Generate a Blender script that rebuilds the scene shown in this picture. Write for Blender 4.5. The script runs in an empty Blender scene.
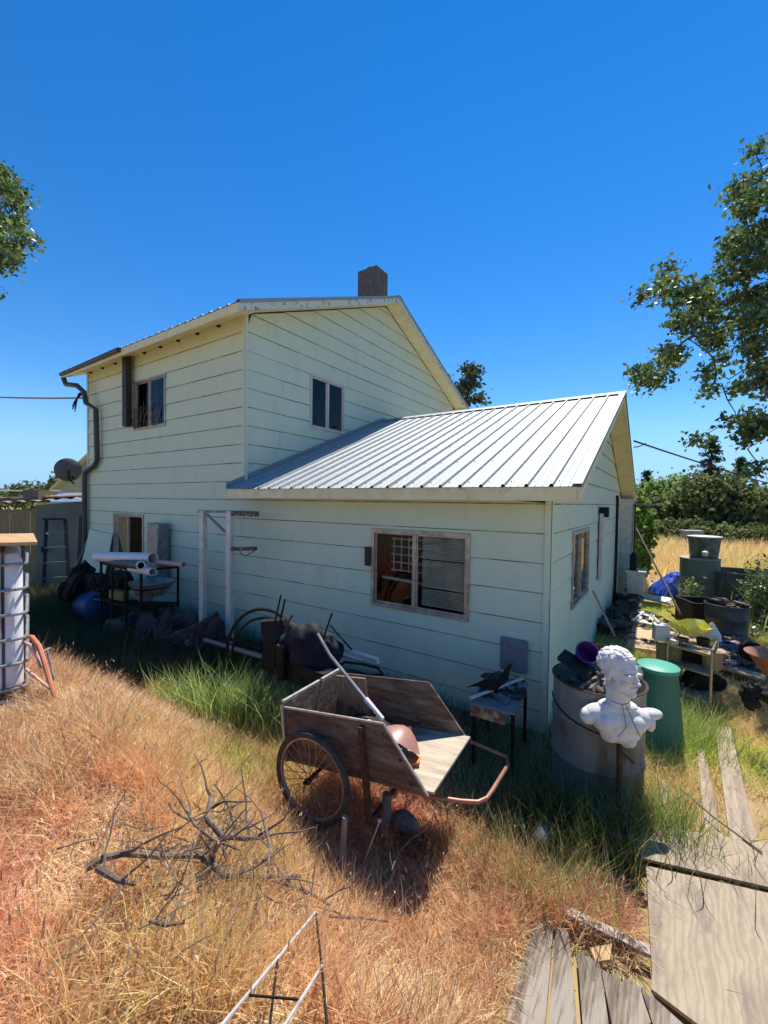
import bpy, math, random
import numpy as np
from mathutils import Vector, Matrix, Euler
random.seed(7); RNG = np.random.default_rng(11)
R = math.radians
sc = bpy.context.scene
# ------------------------------------------------------------------ camera
CAM = Vector((0.938, -4.375, 2.358)); F = 418.5
RM = Matrix(((0.831, 0.025, -0.556), (0.556, -0.015, 0.831), (0.013, -1.0, -0.026)))  # rows: world x,y,z in camera axes (right, down, forward)
cd = bpy.data.cameras.new('camera'); cam = bpy.data.objects.new('camera', cd); sc.collection.objects.link(cam)
right = Vector((RM[0][0], RM[1][0], RM[2][0])).normalized(); fwd = Vector((RM[0][2], RM[1][2], RM[2][2])).normalized()
up = right.cross(fwd).normalized(); right = fwd.cross(up)
m = Matrix((right, up, -fwd)).transposed().to_4x4(); m.translation = CAM
cam.matrix_world = m
cd.sensor_fit = 'HORIZONTAL'; cd.sensor_width = 36; cd.lens = 36 * F / 768; cd.clip_start = .05; cd.clip_end = 3000
sc.camera = cam
# ------------------------------------------------------------------ sky and sun
SUN = Vector((-0.075, 0.55, 1.0)).normalized()
EL = math.asin(SUN.z); AZ = math.atan2(SUN.x, SUN.y)
w = bpy.data.worlds.new('World'); sc.world = w; w.use_nodes = True
nt = w.node_tree; bg = nt.nodes['Background']
sky = nt.nodes.new('ShaderNodeTexSky'); sky.sky_type = 'NISHITA'; sky.sun_disc = False
sky.sun_elevation = EL; sky.sun_rotation = AZ; sky.altitude = 300; sky.air_density = 1.0; sky.dust_density = 0.0; sky.ozone_density = 1.6
hs = nt.nodes.new('ShaderNodeHueSaturation'); hs.inputs['Saturation'].default_value = 1.40; hs.inputs['Value'].default_value = 1.25
tint = nt.nodes.new('ShaderNodeMix'); tint.data_type = 'RGBA'; tint.blend_type = 'MULTIPLY'; tint.inputs[0].default_value = 1; tint.inputs[7].default_value = (.88, .96, 1.07, 1)
nt.links.new(sky.outputs[0], hs.inputs['Color']); nt.links.new(hs.outputs[0], tint.inputs[6]); 
tcw = nt.nodes.new('ShaderNodeTexCoord'); sx = nt.nodes.new('ShaderNodeSeparateXYZ'); nt.links.new(tcw.outputs['Generated'], sx.inputs[0])
mr_ = nt.nodes.new('ShaderNodeMapRange'); mr_.interpolation_type = 'SMOOTHERSTEP'; mr_.inputs[1].default_value = -.02; mr_.inputs[2].default_value = .26; mr_.inputs[3].default_value = .9; mr_.inputs[4].default_value = 0; nt.links.new(sx.outputs[2], mr_.inputs[0])
hz = nt.nodes.new('ShaderNodeMix'); hz.data_type = 'RGBA'; hz.inputs[7].default_value = (2.5, 5.0, 8.8, 1); nt.links.new(mr_.outputs[0], hz.inputs[0]); nt.links.new(tint.outputs[2], hz.inputs[6]); nt.links.new(hz.outputs[2], bg.inputs[0])
bg.inputs[1].default_value = 0.088
sl = bpy.data.lights.new('sun', 'SUN'); sl.energy = 5.0; sl.angle = R(.53); sl.color = (1, .955, .88)
so = bpy.data.objects.new('sun', sl); sc.collection.objects.link(so)
so.rotation_euler = SUN.to_track_quat('Z', 'Y').to_euler()
sc.view_settings.view_transform = 'Standard'; sc.view_settings.look = 'None'
sc.view_settings.exposure = 0.52; sc.view_settings.gamma = 1
sc.render.engine = 'CYCLES'
try:
    sc.cycles.use_denoising = True; sc.cycles.max_bounces = 8; sc.cycles.transparent_max_bounces = 12
except Exception: pass

# ------------------------------------------------------------------ helpers
def at(px, py, d):
    "a point d metres in front of the lens"
    v = RM @ Vector(((px - 384) / F, (py - 512) / F, 1.0)); return CAM + v * d
def onz(px, py, z):
    v = RM @ Vector(((px - 384) / F, (py - 512) / F, 1.0)); return CAM + v * ((z - CAM.z) / v.z)
def ss(t): t = np.clip(t, 0, 1); return t * t * (3 - 2 * t)
def wob(x, y, s, k=0):
    return (np.sin(x * s * 1.3 + k * 1.7 + np.sin(y * s * .9 + k)) + np.sin(y * s * 1.7 + k * 2.3 + np.sin(x * s * 1.1)) + np.sin((x + y) * s * .8 + k * .7)) / 3
def H(x, y):
    x = np.asarray(x, float); y = np.asarray(y, float)
    s = -y - .3 * np.clip(x, -2.2, 0) - .45 * np.clip(-3.2 - x, 0, 3)
    bank = .78 * ss((s - 2.55) / 1.35) * (1 - ss((x - .35) / .6) * (y > -3.6))
    near = np.exp(-((x + 2) ** 2 + (y + 2) ** 2) / 200)
    return .05 + .1 * ss((-y - .6) / 2.2) + bank + wob(x, y, 2.2) * .025 * near + wob(x, y, .35, 3) * .12 * (1 - near) - .15 * (1 - near)
def h(x, y): return float(H(x, y))

_m = {}
def mat(name, c1, c2=None, scale=6, rough=.7, metal=0, bump=.15, stretch=(1, 1, 1), lo=.35, hi=.65, detail=6, c3=None, s3=1.2, lo3=.55, hi3=.7, spec=.4, bdist=.01, trans=0, grain=None):
    if name in _m: return _m[name]
    m = bpy.data.materials.new(name); m.use_nodes = True; n = m.node_tree; b = n.nodes['Principled BSDF']
    b.inputs['Roughness'].default_value = rough; b.inputs['Metallic'].default_value = metal
    b.inputs['Specular IOR Level'].default_value = spec
    if c2 is None: c2 = tuple(v * .8 for v in c1)
    tc = n.nodes.new('ShaderNodeTexCoord'); mp = n.nodes.new('ShaderNodeMapping'); mp.inputs['Scale'].default_value = stretch
    n.links.new(tc.outputs['Object'], mp.inputs[0])
    def noise(s, lo, hi):
        t = n.nodes.new('ShaderNodeTexNoise'); t.inputs['Scale'].default_value = s; t.inputs['Detail'].default_value = detail; t.inputs['Roughness'].default_value = .62
        n.links.new(mp.outputs[0], t.inputs[0])
        r = n.nodes.new('ShaderNodeMapRange'); r.inputs[1].default_value = lo; r.inputs[2].default_value = hi; n.links.new(t.outputs[0], r.inputs[0]); return t, r
    t, r = noise(scale, lo, hi)
    if grain:
        wv = n.nodes.new('ShaderNodeTexWave'); wv.bands_direction = grain[1]; wv.inputs['Scale'].default_value = grain[0]; wv.inputs['Distortion'].default_value = grain[2]; wv.inputs['Detail'].default_value = 4; wv.inputs['Detail Scale'].default_value = grain[3]; wv.inputs['Detail Roughness'].default_value = .6
        n.links.new(mp.outputs[0], wv.inputs[0]); r2 = n.nodes.new('ShaderNodeMapRange'); r2.inputs[1].default_value = .25; r2.inputs[2].default_value = 1; n.links.new(wv.outputs['Fac'], r2.inputs[0])
        ml = n.nodes.new('ShaderNodeMath'); ml.operation = 'MULTIPLY_ADD'; ml.inputs[1].default_value = .6; ml.use_clamp = True; n.links.new(r2.outputs[0], ml.inputs[0])
        m2 = n.nodes.new('ShaderNodeMath'); m2.operation = 'MULTIPLY'; m2.inputs[1].default_value = .5; n.links.new(r.outputs[0], m2.inputs[0]); n.links.new(m2.outputs[0], ml.inputs[2]); r = ml; t = wv
    mx = n.nodes.new('ShaderNodeMix'); mx.data_type = 'RGBA'; mx.inputs[6].default_value = (*c1, 1); mx.inputs[7].default_value = (*c2, 1)
    n.links.new(r.outputs[0], mx.inputs[0]); out = mx.outputs[2]
    if c3 is not None:
        t3, r3 = noise(s3, lo3, hi3)
        m3 = n.nodes.new('ShaderNodeMix'); m3.data_type = 'RGBA'; m3.inputs[7].default_value = (*c3, 1)
        n.links.new(out, m3.inputs[6]); n.links.new(r3.outputs[0], m3.inputs[0]); out = m3.outputs[2]
    n.links.new(out, b.inputs['Base Color'])
    if bump:
        bp = n.nodes.new('ShaderNodeBump'); bp.inputs['Strength'].default_value = bump; bp.inputs['Distance'].default_value = bdist
        n.links.new(t.outputs[0], bp.inputs['Height']); n.links.new(bp.outputs[0], b.inputs['Normal'])
    _m[name] = m; return m
def foliage_mat(name, translucent=.35, rough=.5, gloss=.12):
    if name in _m: return _m[name]
    m = bpy.data.materials.new(name); m.use_nodes = True; n = m.node_tree; n.nodes.remove(n.nodes['Principled BSDF']); o = n.nodes['Material Output']
    a = n.nodes.new('ShaderNodeAttribute'); a.attribute_name = 'Col'
    d = n.nodes.new('ShaderNodeBsdfDiffuse'); t = n.nodes.new('ShaderNodeBsdfTranslucent'); g = n.nodes.new('ShaderNodeBsdfGlossy'); g.inputs['Roughness'].default_value = rough
    m1 = n.nodes.new('ShaderNodeMixShader'); m1.inputs[0].default_value = translucent
    m2 = n.nodes.new('ShaderNodeMixShader'); m2.inputs[0].default_value = gloss
    n.links.new(a.outputs[0], d.inputs[0]); n.links.new(a.outputs[0], t.inputs[0])
    n.links.new(d.outputs[0], m1.inputs[1]); n.links.new(t.outputs[0], m1.inputs[2]); n.links.new(m1.outputs[0], m2.inputs[1]); n.links.new(g.outputs[0], m2.inputs[2])
    g.inputs[0].default_value = (.8, .8, .8, 1)
    n.links.new(m2.outputs[0], o.inputs[0]); _m[name] = m; return m
def glass_mat():
    if 'glass' in _m: return _m['glass']
    m = bpy.data.materials.new('window_glass'); m.use_nodes = True; n = m.node_tree; n.nodes.remove(n.nodes['Principled BSDF']); o = n.nodes['Material Output']
    t = n.nodes.new('ShaderNodeBsdfTransparent'); t.inputs[0].default_value = (.72, .76, .74, 1)
    g = n.nodes.new('ShaderNodeBsdfGlossy'); g.inputs['Roughness'].default_value = .01; g.inputs[0].default_value = (.9, .9, .9, 1)
    fr = n.nodes.new('ShaderNodeFresnel'); fr.inputs[0].default_value = 1.36
    tc = n.nodes.new('ShaderNodeTexCoord'); ns = n.nodes.new('ShaderNodeTexNoise'); ns.inputs['Scale'].default_value = 2.5
    bp = n.nodes.new('ShaderNodeBump'); bp.inputs['Strength'].default_value = .12; bp.inputs['Distance'].default_value = .02
    n.links.new(tc.outputs['Object'], ns.inputs[0]); n.links.new(ns.outputs[0], bp.inputs['Height']); n.links.new(bp.outputs[0], g.inputs['Normal'])
    mx = n.nodes.new('ShaderNodeMixShader'); n.links.new(fr.outputs[0], mx.inputs[0]); n.links.new(t.outputs[0], mx.inputs[1]); n.links.new(g.outputs[0], mx.inputs[2])
    n.links.new(mx.outputs[0], o.inputs[0]); _m['glass'] = m; return m

def tag(o, label=None, cat=None, group=None, kind=None):
    if label: o['label'] = label
    if cat: o['category'] = cat
    if group: o['group'] = group
    if kind: o['kind'] = kind
    return o
def root(name, label, cat, loc, group=None):
    o = bpy.data.objects.new(name, None); o.location = loc; sc.collection.objects.link(o); o.empty_display_size = .1
    return tag(o, label, cat, group)
def rootloc(p):
    while p.parent: p = p.parent
    return Vector(p.location)
class MB:
    def __init__(s): s.v = []; s.f = []
    def add(s, vs, fs, M=None):
        k = len(s.v)
        s.v += [tuple(M @ Vector(v)) if M else tuple(v) for v in vs]; s.f += [tuple(i + k for i in f) for f in fs]; return s
    def box(s, c, d, rot=None, M=None, jit=0):
        x, y, z = [q / 2 for q in d]
        vs = [Vector((i * x, j * y, k * z)) for i in (-1, 1) for j in (-1, 1) for k in (-1, 1)]
        if jit: vs = [v + Vector([random.uniform(-jit, jit) for _ in range(3)]) for v in vs]
        if rot is not None: e = Euler(rot).to_matrix(); vs = [e @ v for v in vs]
        vs = [v + Vector(c) for v in vs]
        return s.add(vs, [(0, 1, 3, 2), (4, 6, 7, 5), (0, 4, 5, 1), (2, 3, 7, 6), (0, 2, 6, 4), (1, 5, 7, 3)], M)
    def beam(s, p, q, a, b, upv=(0, 0, 1)):
        p = Vector(p); q = Vector(q); t = (q - p).normalized(); u = Vector(upv)
        if abs(t.dot(u)) > .98: u = Vector((1, 0, 0))
        n = t.cross(u).normalized(); u = n.cross(t)
        vs = [e + n * i * a / 2 + u * j * b / 2 for e in (p, q) for i, j in ((-1, -1), (1, -1), (1, 1), (-1, 1))]
        return s.add(vs, [(0, 3, 2, 1), (4, 5, 6, 7), (0, 1, 5, 4), (1, 2, 6, 5), (2, 3, 7, 6), (3, 0, 4, 7)])
    def tube(s, pts, r, seg=8, cap=True):
        pts = [Vector(p) for p in pts]; n = len(pts); rs = r if isinstance(r, (list, tuple)) else [r] * n
        vs = []; fs = []; ref = None
        for i, p in enumerate(pts):
            t = (pts[min(i + 1, n - 1)] - pts[max(i - 1, 0)]).normalized()
            if ref is None: ref = t.orthogonal()
            ref = (ref - t * ref.dot(t)); ref = ref.normalized() if ref.length > 1e-6 else t.orthogonal().normalized()
            b = t.cross(ref)
            for k in range(seg):
                a = 2 * math.pi * k / seg; vs.append(p + (ref * math.cos(a) + b * math.sin(a)) * rs[i])
        for i in range(n - 1):
            for k in range(seg):
                k2 = (k + 1) % seg; fs.append((i * seg + k, i * seg + k2, (i + 1) * seg + k2, (i + 1) * seg + k))
        if cap: fs.append(tuple(reversed(range(seg)))); fs.append(tuple((n - 1) * seg + k for k in range(seg)))
        return s.add(vs, fs)
    def lathe(s, prof, seg=24, M=None, jit=0):
        vs = []; fs = []
        for r, z in prof:
            for k in range(seg):
                a = 2 * math.pi * k / seg; rr = r * (1 + (random.uniform(-jit, jit) if jit else 0)); vs.append((rr * math.cos(a), rr * math.sin(a), z))
        for i in range(len(prof) - 1):
            for k in range(seg):
                k2 = (k + 1) % seg; fs.append((i * seg + k, i * seg + k2, (i + 1) * seg + k2, (i + 1) * seg + k))
        return s.add(vs, fs, M)
    def ell(s, c, r, rot=None, seg=16, rings=10, noise=0):
        e = Euler(rot).to_matrix() if rot is not None else Matrix.Identity(3); vs = []; fs = []
        for i in range(rings + 1):
            th = math.pi * i / rings
            for k in range(seg):
                a = 2 * math.pi * k / seg; q = 1 + (random.uniform(-noise, noise) if noise else 0)
                vs.append(e @ Vector((r[0] * math.sin(th) * math.cos(a) * q, r[1] * math.sin(th) * math.sin(a) * q, r[2] * math.cos(th) * q)) + Vector(c))
        for i in range(rings):
            for k in range(seg):
                k2 = (k + 1) % seg; fs.append((i * seg + k, (i + 1) * seg + k, (i + 1) * seg + k2, i * seg + k2))
        return s.add(vs, fs)
    def prism(s, poly, off):
        "polygon (3D points) extruded by a vector"
        n = len(poly); off = Vector(off); vs = [Vector(p) for p in poly] + [Vector(p) + off for p in poly]
        fs = [tuple(range(n)), tuple(reversed(range(n, 2 * n)))] + [(i, i + n, (i + 1) % n + n, (i + 1) % n) for i in range(n)]
        return s.add(vs, fs)
    def build(s, name, m, parent=None, bevel=0, smooth=False, solid=0, sub=0):
        me = bpy.data.meshes.new(name); o = bpy.data.objects.new(name, me)
        L = rootloc(parent) if parent else Vector((0, 0, 0))
        me.from_pydata([tuple(Vector(v) - L) for v in s.v], [], s.f); me.validate()
        import bmesh
        b = bmesh.new(); b.from_mesh(me); bmesh.ops.remove_doubles(b, verts=b.verts, dist=1e-5); bmesh.ops.recalc_face_normals(b, faces=b.faces); b.to_mesh(me); b.free()
        me.materials.append(m); sc.collection.objects.link(o)
        if parent: o.parent = parent
        if smooth:
            me.polygons.foreach_set('use_smooth', [True] * len(me.polygons))
            try: me.set_sharp_from_angle(angle=R(40))
            except Exception: pass
        if solid: md = o.modifiers.new('solid', 'SOLIDIFY'); md.thickness = solid; md.offset = 0
        if bevel: md = o.modifiers.new('bevel', 'BEVEL'); md.width = bevel; md.segments = 2; md.limit_method = 'ANGLE'; md.angle_limit = R(40)
        if sub: md = o.modifiers.new('sub', 'SUBSURF'); md.levels = sub; md.render_levels = sub
        return o
def one(mb, name, m, label, cat, group=None, **k):
    "a thing that is a single mesh, its origin at its foot"
    c = Vector(np.mean(np.array(mb.v), 0)); c.z = min(v[2] for v in mb.v)
    mb.v = [tuple(Vector(v) - c) for v in mb.v]; o = mb.build(name, m, **k); o.location = c
    return tag(o, label, cat, group)
def rawmesh(name, V, loops, starts, totals, m, col=None, parent=None, smooth=False):
    me = bpy.data.meshes.new(name); me.vertices.add(len(V)); me.vertices.foreach_set('co', V.astype(np.float32).ravel())
    me.loops.add(len(loops)); me.loops.foreach_set('vertex_index', loops.astype(np.int32))
    me.polygons.add(len(starts)); me.polygons.foreach_set('loop_start', starts.astype(np.int32))
    try: me.polygons.foreach_set('loop_total', totals.astype(np.int32))
    except Exception: pass
    if smooth: me.polygons.foreach_set('use_smooth', np.ones(len(starts), bool))
    me.update(calc_edges=True)
    if col is not None:
        a = me.color_attributes.new('Col', 'FLOAT_COLOR', 'POINT'); c4 = np.concatenate([col, np.ones((len(col), 1))], 1); a.data.foreach_set('color', c4.astype(np.float32).ravel())
    me.materials.append(m); o = bpy.data.objects.new(name, me); sc.collection.objects.link(o)
    if parent: o.parent = parent
    return o
def blades(name, P, hgt, wid, lean, col, m, label, cat='grass', kind='stuff', parent=None, head=None):
    n = len(P); a = RNG.uniform(0, 2 * np.pi, n); d = np.stack([np.cos(a), np.sin(a), 0 * a], 1)
    f = RNG.uniform(0, 2 * np.pi, n); s = np.stack([np.cos(f), np.sin(f), 0 * f], 1)
    wv = s * (wid / 2)[:, None]; Z = np.array([0, 0, 1.])
    mid = P + d * (lean * .3)[:, None] + Z * (hgt * .55)[:, None]
    tip = P + d * lean[:, None] + Z * (hgt)[:, None]
    V = np.stack([P - wv, P + wv, mid - wv * .8, mid + wv * .8, tip], 1).reshape(-1, 3)
    b = np.arange(n) * 5
    loops = np.stack([b, b + 1, b + 3, b + 2, b + 2, b + 3, b + 4], 1).ravel()
    st = np.stack([np.arange(n) * 7, np.arange(n) * 7 + 4], 1).ravel(); tt = np.tile([4, 3], n)
    C = np.clip(np.repeat(col, 5, axis=0) * (1 if name == 'shade_grass' else 1.2), 0, .93)  # shade grass keeps its darkened colours, all other blades are brightened
    o = rawmesh(name, V, loops, st, tt, m, C, parent)
    if kind: tag(o, label, cat, None, kind)
    return o, tip
def leafmesh(name, C, size, col, m, parent=None, aspect=.6, flat=0.):
    n = len(C); a = RNG.normal(size=(n, 3)); a /= np.linalg.norm(a, axis=1)[:, None]
    b = RNG.normal(size=(n, 3)); b[:, 2] += flat; b -= a * (a * b).sum(1)[:, None]; b /= np.linalg.norm(b, axis=1)[:, None]
    sz = size * RNG.uniform(.4, 1.5, n); A = a * (sz / 2)[:, None]; B = b * (sz * aspect / 2)[:, None]; N = np.cross(a, b) * (sz * .12)[:, None]
    V = np.stack([C - A, C - B * 1. + N + A * -.1, C + A, C + B + N - A * .1], 1).reshape(-1, 3)
    k = np.arange(n) * 4; loops = np.stack([k, k + 1, k + 2, k + 3], 1).ravel()
    st = np.arange(n) * 4; tt = np.full(n, 4)
    return rawmesh(name, V, loops, st, tt, m, np.repeat(col, 4, axis=0), parent)
def palette(cols, wts, n, var=.2):
    c = np.array(cols)[RNG.choice(len(cols), n, p=np.array(wts) / sum(wts))]; return np.clip(c * RNG.uniform(1 - var, 1 + var, (n, 1)) * RNG.uniform(.93, 1.07, (n, 3)), 0, 1)
GRASS = foliage_mat('grass_blade', .42, .5, .04); LEAF = foliage_mat('tree_leaf', .45, .42, .07); LEAF2 = foliage_mat('far_leaf', .4, .6, .015)

# materials
paint = mat('mint_siding_paint', (.63, .695, .515), (.575, .65, .475), scale=2.4, rough=.72, bump=.12, c3=(.50, .55, .38), s3=3.4, lo3=.56, hi3=.85, stretch=(1.2, 1.2, .8), lo=.3, hi=.7, detail=9)
cream = mat('cream_trim_paint', (.80, .74, .46), (.68, .62, .36), scale=5, rough=.7, bump=.1, c3=(.4, .36, .25), s3=9, lo3=.6, hi3=.75)
peel = mat('peeling_trim', (.62, .66, .55), (.25, .24, .2), scale=14, rough=.8, lo=.55, hi=.62, bump=.3)
wpaint = mat('white_wood_paint', (.70, .68, .62), (.55, .52, .45), scale=8, rough=.7, bump=.1, c3=(.3, .26, .2), s3=12, lo3=.62, hi3=.7)
galv = mat('galvalume_roof', (.37, .39, .385), (.26, .28, .28), scale=26, rough=.6, metal=.35, bump=.03, spec=.5)
alu = mat('aluminium_frame', (.52, .46, .38), (.30, .25, .20), scale=10, rough=.45, metal=.5, bump=.05)
dark = mat('dark_interior', (.03, .027, .025), (.015, .014, .013), rough=.9, bump=0)
blind = mat('window_blind', (.80, .74, .60), (.62, .52, .38), scale=4, rough=.8, bump=0)
black = mat('black_plastic', (.014, .014, .015), (.026, .025, .024), scale=8, rough=.7, bump=.2, spec=.15)
brick = mat('chimney_block', (.16, .13, .115), (.09, .075, .07), scale=12, rough=.9, bump=.4)
rust = mat('rusty_iron', (.12, .055, .03), (.05, .03, .022), scale=25, rough=.85, metal=.2, bump=.3)
darkiron = mat('dark_iron', (.014, .012, .011), (.032, .02, .014), scale=20, rough=.8, metal=0, spec=.15, bump=.2)
pvc = mat('pvc_pipe', (.72, .70, .70), (.6, .58, .56), scale=5, rough=.4, bump=.02)
ply = mat('weathered_plywood', (.17, .11, .075), (.065, .045, .034), scale=9, rough=.9, bump=.4, stretch=(.9, 3, 4.5), lo=.36, hi=.66, spec=.2, c3=(.21, .17, .135), s3=3.5, lo3=.5, hi3=.65, detail=10)
greyply = mat('bleached_plywood', (.40, .32, .225), (.30, .23, .16), scale=14, rough=.9, bump=.2, stretch=(1.5, .45, 1), lo=.35, hi=.7, detail=5, spec=.2, grain=(6.5, 'X', 11, 1.6), c3=(.23, .185, .14), s3=5, lo3=.52, hi3=.66)
plank = mat('grey_plank', (.25, .20, .15), (.10, .075, .055), scale=9, rough=.95, bump=.6, stretch=(7, .7, 7), lo=.36, hi=.64, spec=.2, c3=(.31, .27, .22), s3=3, lo3=.5, hi3=.6)
tanply = mat('tan_board', (.55, .40, .23), (.42, .29, .16), scale=4, rough=.8, bump=.2, stretch=(1, 8, 8))
galvdull = mat('dull_galvanised', (.34, .35, .34), (.22, .22, .21), scale=7, rough=.5, metal=.6, bump=.1, c3=(.16, .11, .07), s3=3, lo3=.55, hi3=.7)
plaster = mat('white_plaster', (.76, .72, .67), (.60, .56, .51), scale=14, rough=.85, bump=.3, bdist=.004, c3=(.48, .43, .37), s3=5, lo3=.54, hi3=.72)
greenpl = mat('green_plastic', (.05, .20, .12), (.035, .14, .085), scale=3, c3=(.10, .19, .12), s3=4, rough=.5, bump=.03)

# ------------------------------------------------------------------ ground
def ground():
    xs = np.concatenate([np.linspace(-900, -60, 15)[:-1], np.linspace(-60, -8, 27)[:-1], np.linspace(-8, 4, 121)[:-1], np.linspace(4, 40, 37)[:-1], np.linspace(40, 900, 15)])
    ys = np.concatenate([np.linspace(-900, -40, 12)[:-1], np.linspace(-40, -6, 18)[:-1], np.linspace(-6, 6, 121)[:-1], np.linspace(6, 40, 35)[:-1], np.linspace(40, 1200, 18)])
    X, Y = np.meshgrid(xs, ys); Z = H(X, Y); V = np.stack([X, Y, Z], -1).reshape(-1, 3)
    nx, ny = len(xs), len(ys); i, j = np.meshgrid(np.arange(nx - 1), np.arange(ny - 1)); k = (j * nx + i).ravel()
    loops = np.stack([k, k + 1, k + nx + 1, k + nx], 1).ravel(); n = len(k)
    m = mat('dry_ground', (.44, .29, .15), (.25, .16, .085), scale=1.6, rough=.95, bump=.5, c3=(.32, .26, .10), s3=.35, lo3=.45, hi3=.65, detail=12)
    o = rawmesh('ground', V, loops, np.arange(n) * 4, np.full(n, 4), m, smooth=True); tag(o, kind='structure')
ground()

# ------------------------------------------------------------------ house
house = root('farm_house', 'pale green two storey clapboard house with a low metal roofed wing', 'house', (0, 0, 0))
PIT = .42; XW = -10.45; XG = -4.7; DEPTH = 8.0; RY = 4.0; ZE = 5.30; ZA = 2.46
seamm = mat('dark_seam_and_lap_shadow', (.11, .12, .08), (.42, .47, .33), scale=2.2, rough=.95, bump=0, lo=.42, hi=.62)  # dark tone painting the lap shadows; joint gaps and nail heads share it
def siding(name, P0, U, N, course_iv, z0, z1, holes=(), joints=7, seed=1, first=-.05):
    """boards: P0 + U*u + z; course_iv(z) gives the u extent at height z"""
    rnd = random.Random(seed); mb = MB(); sm_ = MB(); P0 = Vector(P0); U = Vector(U); N = Vector(N)
    def P(u, z, n): return P0 + U * u + Vector((0, 0, z)) + N * n
    k0 = int(math.floor((z0 - first) / .3)); z = first + k0 * .3
    while z < z1:
        a, b = max(z, z0), min(z + .3, z1)
        # split vertically where a hole starts or ends inside this course
        cuts = sorted({a, b} | {q for hh in holes for q in (hh[2], hh[3]) if a < q < b})
        jts = sorted(rnd.uniform(.3, joints) + i * joints for i in range(4))
        for lo, hi in zip(cuts[:-1], cuts[1:]):
            ia, ib = course_iv(lo), course_iv(hi - 1e-4)
            mid = (lo + hi) / 2; hs_ = sorted([hh for hh in holes if hh[2] < mid < hh[3]])
            edges = [None]
            segs = []; L = (ia[0], ib[0])
            for hh in hs_: segs.append((L, (hh[0], hh[0]))); L = (hh[1], hh[1])
            segs.append((L, (ia[1], ib[1])))
            for (l0, l1), (r0, r1) in segs:
                pts = [(l0, l1)] + [x for j in jts if max(l0, l1) + .1 < j < min(r0, r1) - .1 for x in ((j - .0025, j - .0025), (j + .0025, j + .0025))] + [(r0, r1)]
                for q in range(1, len(pts) - 1, 2):
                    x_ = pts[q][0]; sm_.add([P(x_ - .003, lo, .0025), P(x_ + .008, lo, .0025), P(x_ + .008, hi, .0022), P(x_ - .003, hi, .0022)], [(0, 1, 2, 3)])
                if lo == z:
                    xn = l0 + rnd.uniform(.1, .4)
                    while xn < r0:
                        if rnd.random() < .5: q = rnd.uniform(.003, .006); zz = lo + rnd.uniform(.02, .035); sm_.add([P(xn, zz, .0165), P(xn + q, zz, .0165), P(xn + q, zz + q, .0165), P(xn, zz + q, .0165)], [(0, 1, 2, 3)])
                        xn += .406
                for i in range(0, len(pts) - 1, 2):
                    (x0, x0t), (x1, x1t) = pts[i], pts[i + 1]
                    fb = .015 - .012 * (lo - z) / .3; ft = .015 - .012 * (hi - z) / .3
                    w0 = rnd.uniform(-.0015, .0015)
                    vs = [P(x0, lo + (.007 if lo == z else 0), fb + w0), P(x1, lo + (.007 if lo == z else 0), fb - w0), P(x1t, hi, ft), P(x0t, hi, ft),
                          P(x0, lo + (.007 if lo == z else 0), -.004), P(x1, lo + (.007 if lo == z else 0), -.004)]
                    mb.add(vs, [(0, 1, 2, 3), (0, 4, 5, 1)])
                if lo == z and z > z0:
                    g = rnd.uniform(.002, .006); sm_.add([P(l0, lo - .006, .0065), P(r0, lo - .006, .0065), P(r0, lo + g + .002, .005), P(l0, lo + g + .002, .005)], [(0, 1, 2, 3)])  # dark strip painted in as the shadow line under each lap
                mb.add([P(l0, lo, -.004), P(r0, lo, -.004), P(r1, hi, -.004), P(l1, hi, -.004)], [(0, 1, 2, 3)])
        z += .3
    o = mb.build(name, paint, house); sm_.build('seam_and_lap_shadow', seamm, o); return o
# openings (u0,u1,z0,z1)
W_front_up = (-8.23, -7.05, 3.76, 4.74); W_front_low = (-9.17, -7.88, 1.02, 2.01); W_wing = (-2.15, -.84, 1.04, 2.0)
W_gable = (1.48, 2.47, 3.75, 4.75); W_side = (1.2, 2.5, 1.05, 2.0)
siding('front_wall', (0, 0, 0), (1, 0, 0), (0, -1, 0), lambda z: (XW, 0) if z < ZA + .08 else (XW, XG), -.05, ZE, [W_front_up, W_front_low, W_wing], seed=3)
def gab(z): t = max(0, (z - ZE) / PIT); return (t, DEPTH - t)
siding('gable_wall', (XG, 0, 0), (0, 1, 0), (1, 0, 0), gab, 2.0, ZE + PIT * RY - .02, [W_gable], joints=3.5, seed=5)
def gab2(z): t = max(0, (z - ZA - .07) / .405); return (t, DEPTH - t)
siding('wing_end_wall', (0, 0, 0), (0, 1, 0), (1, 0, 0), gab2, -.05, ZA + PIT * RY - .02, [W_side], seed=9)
mb = MB(); mb.box(((XW + XG) / 2, 4, 2.6), (XG - XW - .3, .02, 5.2)); mb.box((XW, 4, 2.6), (.02, DEPTH, 5.3)); mb.box((-2.4, 8, 1.2), (4.8, .02, 2.5)); mb.box(((XW + XG) / 2, 8, 2.6), (XG - XW, .02, 5.3))
mb.build('rear_wall', paint, house)
# corner boards
for n, (x, y, z0, z1, c) in enumerate([(0, 0, -.1, ZA, 'corner_trim'), (XG, 0, ZA + .0, ZE, 'corner_trim'), (XW, 0, -.1, ZE, 'corner_trim')]):
    mb = MB(); s = 1 if x > XW else -1
    mb.box((x - s * .03 + s * .02, -.019, (z0 + z1) / 2), (.07, .012, z1 - z0)); mb.box((x + s * .021, .03 - .025, (z0 + z1) / 2), (.012, .06, z1 - z0)); mb.build('corner_trim', paint, house, bevel=.002)
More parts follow.
